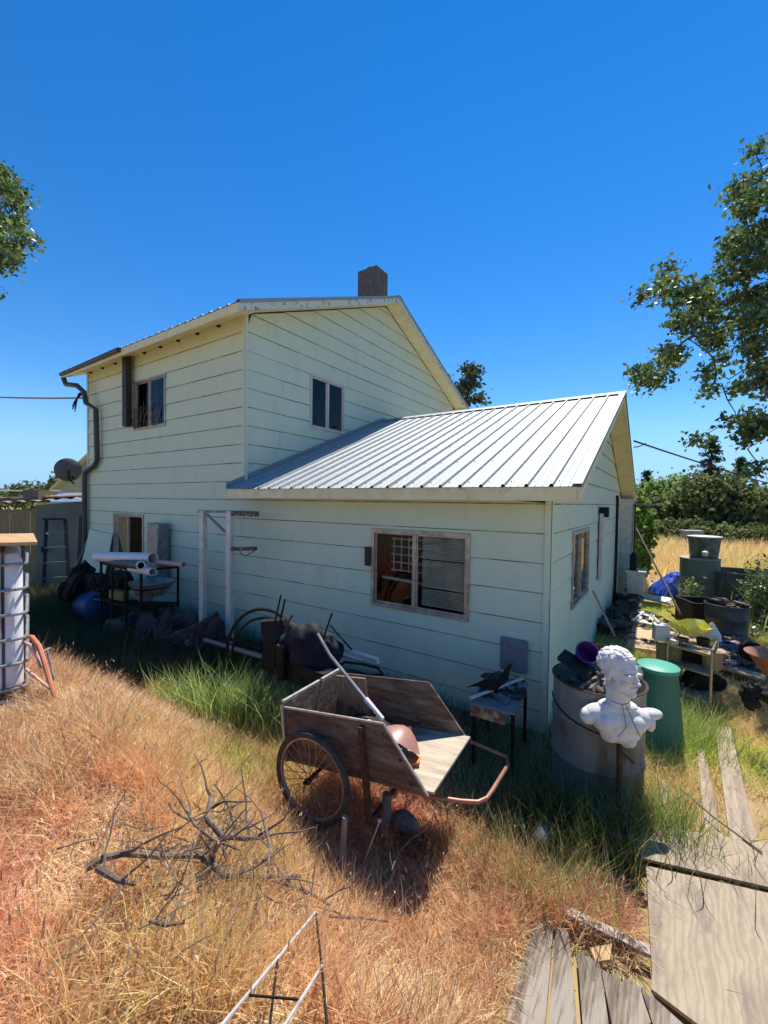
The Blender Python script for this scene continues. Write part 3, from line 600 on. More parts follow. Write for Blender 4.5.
# ------------------------------------------------------------------ plaster bust
def bust():
    O = at(618, 743, 3.0); b0 = root('plaster_bust', 'white plaster bust of a man with short curly hair turned to the right', 'bust', tuple(O)); K = 1.31
    rt = Vector((RM[0][0], RM[1][0], 0)).normalized(); tw_ = -Vector((fwd.x, fwd.y, 0)).normalized()
    def frame(a):
        f = tw_ * math.cos(R(a)) + rt * math.sin(R(a)); return f, Vector((0, 0, 1)).cross(f)
    hd = frame(20); bd = frame(-8); mb = MB(); random.seed(3)
    def E(fr, x, y, z, rx, ry, rz, noise=0, tilt=0, roll=0):
        ff, s_ = fr; M4 = Matrix((ff, s_, Vector((0, 0, 1)))).transposed().to_4x4(); M4.translation = O + (ff * x + s_ * y + Vector((0, 0, z))) * K
        t = MB(); t.ell((0, 0, 0), (rx * K, ry * K, rz * K), (roll, tilt, 0), 20, 14, noise); mb.add(t.v, t.f, M4)
    z0 = -.005
    E(hd, -.012, 0, .425 + z0, .096, .076, .090); E(hd, .034, 0, .385 + z0, .060, .060, .080); E(hd, .038, 0, .335 + z0, .050, .050, .045); E(hd, .074, 0, .308 + z0, .022, .028, .020)
    E(hd, .052, 0, .430 + z0, .034, .056, .034); E(hd, .048, 0, .318 + z0, .040, .044, .026)
    E(hd, .096, 0, .392 + z0, .014, .010, .032, tilt=-.35); E(hd, .110, 0, .374 + z0, .015, .013, .011); E(hd, .100, .012, .371 + z0, .010, .008, .008); E(hd, .100, -.012, .371 + z0, .010, .008, .008)
    for q in (-1, 1):
        E(hd, .084, q * .030, .414 + z0, .014, .027, .0075, roll=-q * .12); E(hd, .074, q * .030, .3965 + z0, .011, .014, .0075); E(hd, .060, q * .041, .368 + z0, .024, .018, .020)
        E(hd, -.004, q * .076, .390 + z0, .018, .008, .031, tilt=.25); E(hd, -.004, q * .080, .372 + z0, .010, .006, .012); E(hd, .022, q * .046, .335 + z0, .036, .014, .026)
    E(hd, .090, 0, .3475 + z0, .013, .025, .0052); E(hd, .088, 0, .337 + z0, .012, .021, .0058); E(hd, .078, 0, .324 + z0, .012, .02, .007)
    E(hd, -.022, 0, .438 + z0, .100, .084, .090)
    for i in range(260):   # curls
        a = random.uniform(-math.pi, math.pi); e = math.asin(random.uniform(-.25, 1))
        x = math.cos(a) * math.cos(e); y = math.sin(a) * math.cos(e); z = math.sin(e)
        if x > .12 and z < .50: continue
        if z < .12 and x > -.25: continue
        r = random.uniform(.006, .010); E(hd, -.020 + .097 * x, .081 * y, .436 + z0 + .088 * z, r * 1.3, r * 1.3, r)
    E(hd, -.02, 0, .29, .054, .052, .09, tilt=-.15); E(bd, -.018, 0, .24, .058, .060, .08)
    E(bd, -.02, 0, .195, .060, .105, .040); E(bd, -.02, .06, .185, .05, .08, .032, roll=-.45); E(bd, -.02, -.06, .185, .05, .08, .032, roll=.45)
    E(bd, -.022, 0, .135, .078, .150, .078); E(bd, -.022, .105, .142, .055, .080, .052, roll=-.25); E(bd, -.022, -.105, .147, .055, .080, .052, roll=.25)
    E(bd, .008, .055, .118, .058, .085, .060); E(bd, .008, -.055, .118, .058, .085, .060); E(bd, -.02, -.15, .13, .045, .045, .045); E(bd, -.03, .170, .160, .040, .065, .030, roll=.12); E(bd, -.04, .205, .158, .024, .035, .018, roll=.1)
    E(bd, .0, .01, .065, .058, .110, .060); E(bd, .01, .045, .030, .045, .045, .040, .08); E(bd, .0, -.04, .04, .04, .05, .035, .08); E(bd, -.01, .165, .12, .030, .025, .045)
    E(bd, .02, .03, .178, .02, .05, .010, roll=-.2); E(bd, .02, -.03, .178, .02, .05, .010, roll=.2)
    o = mb.build('body', plaster, b0)
    md = o.modifiers.new('rm', 'REMESH'); md.mode = 'VOXEL'; md.voxel_size = .0034; md.use_smooth_shade = True
    md = o.modifiers.new('sm', 'SMOOTH'); md.factor = .5; md.iterations = 4
    F2, S2 = bd; mb = MB(); ctr = O + Vector((0, 0, .25 * K)) - F2 * .018
    mb.tube([ctr + F2 * (.072 * math.cos(t)) + S2 * (.074 * math.sin(t)) + Vector((0, 0, -.02 * math.cos(t))) for t in np.linspace(0, 2 * math.pi, 20)], .0035, 5)
    mb.tube([ctr + F2 * .072 + Vector((0, 0, -.02)), O + F2 * .092 + S2 * .015 + Vector((0, 0, .17)), O + F2 * .10 + S2 * -.04 + Vector((0, 0, .10))], .003, 5)
    mb.tube([ctr + F2 * .06 + S2 * .03 + Vector((0, 0, -.03)), O + F2 * .092 + S2 * .08 + Vector((0, 0, .16)), O + F2 * .07 + S2 * .12 + Vector((0, 0, .09))], .003, 5)
    mb.build('cord', mat('grey_cord', (.22, .20, .19), rough=.9), b0)
    return O
BO = bust()
g0 = h(BO.x, BO.y)
mb = MB(); mb.tube([(BO.x + .01, BO.y, g0 - .05), (BO.x + .015, BO.y, .4), (BO.x + .01, BO.y + .01, BO.z + .03)], .02, 8); mb.beam((BO.x + .01, BO.y, BO.z - .05), (BO.x + .10, BO.y + .02, BO.z - .12), .014, .014)
one(mb, 'bust_post', rust, 'rusty iron post holding up the white plaster bust', 'post')

# ------------------------------------------------------------------ green composter
G0 = onz(652, 738, .05); G0 = onz(656, 738, .08); GH = at(651, 665, (G0 - CAM).dot(fwd)).z - G0.z
gr = root('green_bin', 'dark green tapered plastic compost bin standing on the grass', 'compost bin', tuple(G0))
mb = MB(); mb.lathe([(.235, 0), (.24, .01), (.225, .04), (.165, GH - .05), (.172, GH - .05), (.172, GH - .01), (.165, GH - .003), (.13, GH), (0, GH + .004)], 36, Matrix.Translation(G0)); mb.build('body', greenpl, gr, smooth=True)
mb = MB(); mb.lathe([(.178, GH - .03), (.180, GH + .004), (.172, GH + .010), (0, GH + .014)], 36, Matrix.Translation(G0)); mb.build('lid', mat('green_lid', (.07, .36, .24), (.06, .30, .2), rough=.5, bump=.03), gr, smooth=True)
q = G0 + Vector((-.16, -.12, GH - .06)); mb = MB(); mb.box(q, (.05, .01, .12)); mb.ell(q + Vector((.01, -.01, -.01)), (.035, .01, .06)); one(mb, 'white_cup', plaster, 'small white cup hanging at the edge of the green compost bin', 'cup')

# ------------------------------------------------------------------ scrap table with bird
tz = .60
tc_ = [onz(471, 703, tz), onz(515, 713, tz), onz(529, 683, tz), onz(488, 672, tz)]
tb = root('scrap_table', 'low old bench heaped with scrap under the wing window', 'table', (tc_[0].x + .2, tc_[0].y + .15, .05))
mb = MB(); mb.prism(tc_, (0, 0, -.02)); mb.build('table_top', mat('grey_table_top', (.30, .29, .28), (.2, .18, .17), rough=.7), tb)
mb = MB(); d = (tc_[1] - tc_[0]); mb.prism([tc_[0] + Vector((0, -.012, -.02)), tc_[1] - d * .2 + Vector((0, -.012, -.02)), tc_[1] - d * .2 + Vector((0, -.012, -.12)), tc_[0] + Vector((0, -.012, -.10))], (0, .02, 0)); mb.build('apron', mat('chipped_apron', (.50, .38, .24), (.20, .11, .06), scale=11, rough=.9, lo=.45, hi=.55), tb)
for p in tc_:
    mb = MB(); c0 = sum(tc_, Vector()) / 4; p2 = p.lerp(c0, .12); mb.beam((p2.x, p2.y, tz - .02), (p2.x, p2.y, .0), .025, .025); mb.build('leg', darkiron, tb)
mb = MB(); mb.beam(onz(470, 698, tz + .06), onz(523, 678, tz + .09), .03, .012); one(mb, 'trim_strip', wpaint, 'white strip of trim laid across the scrap bench', 'strip')
mb = MB(); mb.beam(onz(490, 690, tz + .03), onz(508, 702, tz + .02), .06, .03); one(mb, 'metal_block', mat('blue_grey_block', (.22, .24, .28), rough=.5, metal=.3), 'blue grey metal block lying under the white strip on the bench', 'block')
mb = MB(); rnd = random.Random(12)
for i in range(40):
    t1, t2 = rnd.random(), rnd.random(); p = tc_[3].lerp(tc_[2], t1).lerp(tc_[0].lerp(tc_[1], t1), t2 * .75); mb.box(p + Vector((0, 0, rnd.uniform(.0, .03))), (rnd.uniform(.03, .12), rnd.uniform(.01, .05), rnd.uniform(.01, .03)), (rnd.uniform(-.4, .4), rnd.uniform(-.4, .4), rnd.uniform(0, 3)))
tag(mb.build('scrap_heap', mat('dark_scrap', (.035, .033, .035), (.10, .085, .08), scale=9, rough=.7)), kind='stuff')
def pts_at(L, d): return [at(x, y, d) for x, y in L]
bd = root('metal_bird', 'black scrap metal bird with a raised neck standing on the bench', 'sculpture', tuple(at(487, 699, 3.78)))
mb = MB(); D_ = 3.78
mb.tube(pts_at([(466, 687.5), (475, 685), (482, 684), (490, 685), (497, 684), (501, 681), (505, 676), (509, 667), (511, 664)], D_), [.004, .012, .03, .055, .04, .03, .035, .02, .012], 10)
mb.tube(pts_at([(484, 686), (484, 693), (485, 700)], D_), [.025, .012, .012], 8); mb.tube(pts_at([(495, 687), (496, 693), (494, 700)], D_), [.028, .014, .012], 8); mb.ell(at(502, 681, D_), (.035, .02, .03))
o = mb.build('body', darkiron, bd); md = o.modifiers.new('rm', 'REMESH'); md.mode = 'VOXEL'; md.voxel_size = .008; md.use_smooth_shade = True
mb = MB(); mb.tube(pts_at([(513, 686), (514, 694), (515, 700)], 4.05), .012, 6); one(mb, 'iron_peg', darkiron, 'short black iron peg upright beside the metal bird on the bench', 'peg')

# ------------------------------------------------------------------ white pole frame
pf = root('pole_frame', 'white post frame with a rusty cross arm against the house wall', 'post frame', (-4.75, -.35, .0))
for px, x in ((203, 0), (230, 1)):
    p = at(px, 511, 6.5 - .35 * x); zb = h(p.x, p.y); mb = MB(); mb.box((p.x, p.y, (p.z + zb) / 2), (.085, .085, p.z - zb), (0, 0, .2)); mb.build('post', wpaint, pf, bevel=.004)
    if x == 0: pA = p
    else: pB = p
mb = MB(); mb.beam(pA + Vector((-.12, 0, -.01)), pB + Vector((0, 0, -.01)), .04, .04); mb.beam(pA + Vector((.1, 0, -.05)), pB + Vector((-.02, -.01, -.36)), .03, .03); mb.build('cross_bar', mat('grey_brown_bar', (.20, .17, .15), (.35, .32, .29), scale=9, rough=.9), pf)
gm = mat('rusted_grate', (.10, .07, .05), (.3, .24, .18), scale=28, rough=.9, lo=.5, hi=.6, bump=.8)
mb = MB(); mb.beam(pB + Vector((.03, .03, -.03)), at(257, 514, 6.0), .10, .075); mb.build('rusty_arm', gm, pf)
mb = MB(); mb.beam(at(232, 549, 6.1), at(256, 548.5, 6.0), .06, .05); mb.tube([at(240, 549, 6.1), at(240, 553, 6.05), at(246, 556, 6.0), at(257, 549, 6.0)], .008, 5); mb.build('rusty_arm', gm, pf)

# ------------------------------------------------------------------ pipe rack
rk = root('pipe_rack', 'dark metal rack with curved front rail by the low left window', 'rack', tuple(at(130, 610, 7.0)))
rail = [at(100, 562, 7.0), at(112, 566, 6.75), at(126, 568.5, 6.55), at(142, 571, 6.4), at(155, 569, 6.5), at(178, 567, 6.9)]
mb = MB(); mb.tube(rail, .018, 8); mb.tube([at(100, 562, 7.0), at(108, 560, 7.6), at(150, 560, 7.4), at(178, 566, 6.9)], .015, 8); mb.tube([p - Vector((0, 0, .62)) for p in rail], .014, 8); mb.build('rail', darkiron, rk, smooth=True)
for px, py, d in ((101, 562, 7.0), (112.5, 566, 6.75), (126, 568, 6.55), (141, 571, 6.4), (178, 567, 6.9)):
    p = at(px, py, d); mb = MB(); mb.beam(p, (p.x, p.y, h(p.x, p.y)), .03, .03); mb.build('leg', darkiron, rk)
mb = MB(); mb.prism([p - Vector((0, 0, .60)) for p in rail] + [at(150, 602, 7.4), at(108, 602, 7.6)], (0, 0, .02)); mb.build('shelf', darkiron, rk)
def pipe(p, q, r, m, label, name='pipe', wall=.12):
    p = Vector(p); q = Vector(q); L = (q - p).length; mb = lathe_at(p, q - p, [(r * (1 - wall), 0), (r, 0), (r, L), (r * (1 - wall), L), (r * (1 - wall), 0)], 24); return one(mb, name, m, label, 'pipe', smooth=True)
pipe(at(97, 556.5, 7.1), at(153, 558.5, 6.3), .085, pvc, 'thick white plastic pipe lying across the top of the rack')
pipe(at(104, 561, 7.1), at(141, 565.5, 6.15), .062, mat('dark_pipe', (.07, .06, .08), (.05, .045, .06), rough=.5), 'dark pipe with a pale mouth under the thick white pipe')
mb = lathe_at(at(140.5, 565.4, 6.16), at(141, 565.5, 6.1) - at(104, 561, 7.1), [(.048, 0), (.066, 0), (.066, .02), (.048, .02), (.048, 0)]); one(mb, 'pipe_collar', pvc, 'white plastic collar on the mouth of the dark pipe', 'collar')
pipe(at(125, 567, 6.7), at(153, 572, 6.1), .058, pvc, 'short white plastic pipe lowest on the rack')
pipe(at(146, 561, 6.5), at(184, 564.5, 6.0), .034, mat('pink_pipe', (.55, .36, .32), (.45, .28, .24), rough=.5), 'thin pinkish pipe poking out of the thick white one')
for i, (px, py, d, r, lab) in enumerate([(151, 594, 6.7, .26, 'wide dull metal pan stacked on the rack shelf'), (146, 600, 6.6, .12, 'small metal pot on the rack shelf left of the wide pan')]):
    p = at(px, py, d); mb = MB(); mb.lathe([(0, 0), (r * .85, 0), (r, .09), (r * 1.07, .09), (r, .10), (r * .83, .015), (0, .01)], 28, Matrix.Translation(p)); one(mb, 'metal_pan', galvdull, lab, 'pan', smooth=True)
mb = MB(); p = at(152, 585, 6.8); mb.lathe([(0, 0), (.28, 0), (.32, .06), (.34, .06), (.30, -.01), (0, -.015)], 28, Matrix.Translation(p)); one(mb, 'metal_basin', galvdull, 'shallow metal basin upside down on the wide pan', 'basin', smooth=True)
mb = MB(); p = at(119, 595, 6.8); mb.box(p, (.30, .12, .14), (0, .1, .3)); one(mb, 'carton', mat('olive_box', (.22, .20, .07), (.15, .13, .05), rough=.8), 'small olive yellow box on the rack shelf behind the legs', 'box', bevel=.006)
rumple('dark_bag', at(112, 590, 7.3), (.35, .25, .3), 9, black, 'black plastic sack slumped inside the metal rack', 'sack')
rumple('dark_bag', at(85, 588, 8.0), (.5, .3, .2), 9, black, 'black plastic sack on the ground left of the metal rack', 'sack')
p = at(95, 606, 7.6); blu = mat('blue_plastic_drum', (.02, .07, .20), (.015, .05, .15), scale=4, rough=.5); mb = lathe_at(p + Vector((-.35, 0, .0)), (1, -.1, .05), [(0, 0), (.2, 0), (.24, .03), (.25, .35), (.24, .7), (.2, .73), (0, .73)]); one(mb, 'blue_drum', blu, 'blue plastic drum lying in deep shade left of the rack', 'drum', smooth=True)
mb = MB(); mb.prism([at(88, 598, 7.3), at(100, 601, 7.2), at(106, 596, 7.5), at(92, 594, 7.7)], (0, 0, .01)); one(mb, 'pale_sheet', mat('pale_blue_sheet', (.3, .35, .42), rough=.6), 'pale sheet lying over the blue drum', 'sheet')
# galvanised duct against the wall
fd = root('metal_duct', 'dented galvanised sheet metal duct standing against the wall', 'duct', (-6.85, -.3, .0)); p = at(164, 545, 8.0)
mb = MB(); mb.box((p.x, -.20, p.z - .1), (.36, .22, 1.05), (0, .02, .05)); mb.build('duct_body', galvdull, fd, bevel=.015); mb = MB(); mb.box((p.x + .02, -.20, p.z - .32), (.375, .235, .03)); mb.build('duct_seam', galvdull, fd)
rumple('tarp_heap', at(185, 640, 6.3), (.6, .3, .18), 14, mat('dark_sheeting', (.03, .03, .035), (.07, .065, .06), scale=4, rough=.6), 'heap of dark sheeting along the wall behind the white posts', 'sheeting')
rumple('tarp_heap', at(150, 630, 6.9), (.5, .3, .25), 14, mat('grey_sheeting', (.06, .06, .06), (.14, .13, .12), scale=4, rough=.8), 'grey crumpled sheeting under the pipe rack shelf', 'sheeting')
rumple('light_bag', at(190, 640, 6.0), (.10, .08, .12), 6, mat('grey_bag', (.28, .27, .25), (.2, .19, .18), rough=.7), 'small grey bag at the foot of the left white post', 'bag')
# ------------------------------------------------------------------ iron hoops and machine by the wall
def hoop(pxs, d0, d1, r, label, m=darkiron):
    mb = MB(); n = len(pxs); mb.tube([at(x, y, d0 + (d1 - d0) * i / (n - 1)) for i, (x, y) in enumerate(pxs)], r, 7); return one(mb, 'iron_hoop', m, label, 'hoop', smooth=True)
def arc(cx_, cy_, rx, ry, a0, a1, n=26, rot=0): 
    return [(cx_ + rx * math.cos(R(a)) * math.cos(rot) - ry * math.sin(R(a)) * math.sin(rot), cy_ - rx * math.cos(R(a)) * math.sin(rot) * -1 - ry * math.sin(R(a)) * math.cos(rot)) for a in np.linspace(a0, a1, n)]
hoop(arc(262, 652, 35, 43, 190, -10), 4.6, 4.2, .018, 'outer and largest rusty iron hoop leaning by the wall behind the cart')
hoop(arc(263, 656, 31, 38, 185, -10), 4.55, 4.15, .014, 'inner iron hoop nested inside the largest one behind the cart')
hoop(arc(300, 632, 13, 20, 120, 330), 4.1, 4.1, .010, 'small iron hoop hanging on the covered machine', rust)
mc = root('old_machine', 'dark rusting farm machine partly wrapped in black sheeting behind the cart', 'machine', tuple(at(290, 700, 4.1)))
mb = MB(); mb.prism(pts_at([(260, 622), (283, 620), (284, 633), (277, 640), (275, 668), (259, 668), (265, 640), (261, 634)], 4.2), -fwd * -.14); mb.box(at(300, 668, 4.2), (.85, .25, .20), (0, .05, 0)); mb.box(at(285, 658, 4.15), (.08, .2, .38), (.2, .1, .3)); mb.build('frame', black, mc, bevel=.008)
mb = MB(); rnd = random.Random(4)
for c in ((300, 640, .17), (312, 636, .14), (322, 645, .15), (335, 650, .10), (305, 655, .18), (325, 662, .16), (290, 628, .07)): mb.ell(at(c[0], c[1], 4.15), (c[2], c[2] * .9, c[2] * .95), None, 14, 10, .08)
o = mb.build('cover', mat('dark_blue_grey_sheet', (.022, .022, .030), (.012, .012, .015), scale=4, rough=.7, spec=.2, bump=.4, bdist=.03), mc); md = o.modifiers.new('rm', 'REMESH'); md.mode = 'VOXEL'; md.voxel_size = .02; md.use_smooth_shade = True; 
mb = MB()
for a, b in (((281, 595), (275, 622)), ((285, 599), (279, 628)), ((332, 613), (323, 640)), ((318, 634), (334, 637)), ((330, 625), (352, 650))): mb.tube([at(*a, 4.1), at(*b, 4.1)], .009, 6)
mb.build('lever', darkiron, mc)
mb = MB(); mb.tube([at(345, 649, 4.3), at(365, 655, 4.2), at(378, 659, 4.15), at(378, 664, 4.12)], .018, 8); mb.tube([at(340, 654, 4.25), at(362, 660, 4.2)], .012, 6); one(mb, 'pvc_pipe', pvc, 'white plastic pipe with a bent end sticking out right of the machine', 'pipe', smooth=True)
mb = MB(); mb.tube([at(335, 668, 4.2), at(345, 662, 4.15), at(362, 664, 4.1), at(378, 668, 4.1), at(383, 674, 4.1), at(370, 676, 4.0), at(350, 670, 4.0)], .014, 6); one(mb, 'black_hose', black, 'black hose coiled loosely against the wall behind the cart', 'hose', smooth=True)
pipe(at(205, 640, 5.6), at(300, 668, 4.3), .028, mat('grey_pipe', (.22, .21, .20), rough=.5, metal=.4), 'long grey pipe lying along the foot of the wall')
pipe(at(212, 632, 5.7), at(262, 650, 4.9), .02, darkiron, 'thin dark pipe lying against the wall above the grey one')
# ------------------------------------------------------------------ IBC tote with boards on top
def tote():
    D0 = 3.0; g = at(0, 700, 3.1); rt = (right * 1).normalized()
    c = at(-42, 560, 3.15); gx, gy = c.x, c.y
    vr = at(33, 620, 3) - CAM; e2 = Vector((vr.x, vr.y, 0)).normalized(); e1 = Vector((e2.y, -e2.x, 0))
    corner = at(25, 620, 2.95); ctop = at(25, 548, 2.95).z; cbot = at(25, 690, 2.95).z; cor = Vector((corner.x, corner.y, 0))
    LX, LY = 1.0, .75
    def Q(u, v, z): return cor - e1 * u + e2 * v + Vector((0, 0, z))
    rtp = root('water_tote', 'white plastic water tote in a grey steel cage at the left edge', 'water tote', tuple(Q(.5, .5, cbot - .2)))
    def rr(u0, u1, v0, v1, r, z): 
        P_ = []
        for cu, cv, a0 in ((u1 - r, v1 - r, 0), (u0 + r, v1 - r, 90), (u0 + r, v0 + r, 180), (u1 - r, v0 + r, 270)):
            for a in range(0, 91, 15): P_.append(Q(cu + r * math.cos(R(a0 + a)), cv + r * math.sin(R(a0 + a)), z))
        return P_
    mb = MB(); zs = [(cbot, .06, .02), (cbot + .03, .0, .0)]; lv = [(cbot - .02, .08), (cbot + .02, .03)]
    z = cbot + .02; H_ = ctop - cbot
    rings = [(cbot - .02, .07), (cbot + .03, .012), (ctop - .10, .012), (ctop - .04, .04), (ctop, .14)]
    vs = []; n = None
    for z, ins in rings: P_ = rr(ins, LX - ins, ins, LY - ins, .09, z); n = len(P_); vs += P_
    fs = [(i * n + k, i * n + (k + 1) % n, (i + 1) * n + (k + 1) % n, (i + 1) * n + k) for i in range(len(rings) - 1) for k in range(n)] + [tuple(range(n)), tuple((len(rings) - 1) * n + k for k in range(n))]
    mb.add(vs, fs); mb.build('tank', mat('milky_plastic', (.72, .72, .74), (.62, .62, .63), scale=2, rough=.4, bump=.05), rtp, smooth=True)
    cg = mat('cage_steel', (.42, .42, .42), (.25, .24, .23), scale=15, rough=.4, metal=.7); mb = MB()
    for i in range(6):
        z = ctop - .11 - i * (H_ - .13) / 5.0; P_ = rr(-.01, LX + .01, -.01, LY + .01, .07, z); mb.tube(P_ + [P_[0]], .011, 7)
    mb.build('cage_hoops', cg, rtp, smooth=True); mb = MB()
    for u in (.115, .40, .66, .92): mb.tube([Q(u, .012, cbot - .04), Q(u, .012, ctop - .02), Q(u, .12, ctop + .015), Q(u, LY - .12, ctop + .015), Q(u, LY - .01, ctop - .02), Q(u, LY - .01, cbot)], .010, 6)
    for v in (.2, .45): mb.tube([Q(.012, v, cbot - .04), Q(.012, v, ctop)], .010, 6)
    mb.build('cage_bars', mat('cage_bars_dark', (.13, .12, .11), (.07, .06, .06), rough=.6, metal=.5), rtp, smooth=True)
    mb = MB(); q = [Q(.36, -.028, ctop - .14), Q(.10, -.028, ctop - .14), Q(.10, -.028, ctop - .55), Q(.36, -.028, ctop - .55)]
    mb.prism([Q(.40, -.030, ctop - .13), Q(.135, -.030, ctop - .13), Q(.135, -.030, ctop - .57), Q(.40, -.030, ctop - .57)], e2 * .006); mb.build('label_plate', mat('stained_plate', (.30, .28, .25), (.20, .14, .08), scale=6, rough=.5, metal=.4), rtp)
    mb = MB(); P_ = rr(-.02, LX + .02, -.02, LY + .02, .06, cbot - .045); mb.tube(P_ + [P_[0]], .016, 7)
    P_ = rr(.0, LX, .0, LY, .06, cbot - .16); mb.tube(P_ + [P_[0]], .014, 7)
    for u in np.linspace(.05, .95, 10): mb.tube([Q(u, -.02, cbot - .04), Q(u + .02, 0, cbot - .16)], .004, 4)
    for v in np.linspace(.05, .7, 7): mb.tube([Q(-.02, v, cbot - .04), Q(0, v, cbot - .16)], .004, 4)
    mb.build('base_frame', cg, rtp, smooth=True)
    mb = MB(); mb.prism([Q(.05, .05, cbot - .25), Q(.95, .05, cbot - .25), Q(.95, .7, cbot - .25), Q(.05, .7, cbot - .25)], (0, 0, .19)); mb.build('pallet', mat('dark_pallet', (.05, .045, .04), rough=.9), rtp)
    mb = MB(); mb.prism([Q(-.07, -.10, ctop + .028), Q(LX, -.10, ctop + .05), Q(LX, LY + .05, ctop + .05), Q(-.05, LY + .05, ctop + .028)], (0, 0, .022)); one(mb, 'plywood_sheet', mat('orange_plywood', (.52, .33, .15), (.42, .24, .10), scale=4, rough=.7, stretch=(1, 7, 7), bump=.1), 'orange brown plywood sheet lying on top of the water tote', 'plywood sheet')
    mb = MB(); mb.prism([Q(.17, .10, ctop + .068), Q(.7, .05, ctop + .075), Q(.7, .30, ctop + .075), Q(.17, .35, ctop + .068)], (0, 0, .075)); one(mb, 'wood_block', mat('sawn_timber', (.68, .48, .24), (.58, .38, .18), scale=5, rough=.75, stretch=(1, 7, 7)), 'sawn timber block resting on the plywood over the water tote', 'timber', bevel=.003)
    return Q, ctop, cbot
tote()
om = mat('orange_hose', (.62, .22, .12), (.50, .16, .08), rough=.5, bump=.03)
mb = MB(); mb.tube([at(22, 636, 3.1), at(32, 637, 3.05), at(39, 646, 3.0), at(44, 662, 2.95), at(50, 682, 2.9), at(56, 700, 2.85)], .016, 8); one(mb, 'garden_hose', om, 'thicker orange garden hose loop hanging beside the water tote', 'hose', smooth=True)
mb = MB(); mb.tube([at(22, 641, 3.05), at(30, 645, 3.0), at(37, 655, 3.0), at(41, 668, 2.95)], .012, 8); mb.tube([at(26, 669, 3.0), at(34, 676, 2.95), at(52, 690, 2.9)], .010, 8); one(mb, 'garden_hose', mat('pale_pink_hose', (.66, .40, .32), rough=.5), 'thin pale pink hose inside the orange loop beside the tote', 'hose', smooth=True)
for i, (a, b) in enumerate((((50, 648), (38, 654)), )):
    mb = MB(); mb.tube([at(*a, 3.1), at(*b, 3.0)], .008, 6); mb.tube([at(47, 650, 3.05), at(54, 680, 3.0)], .008, 6); one(mb, 'thin_stake', stm, 'thin crossed twigs standing by the orange hose', 'twigs')
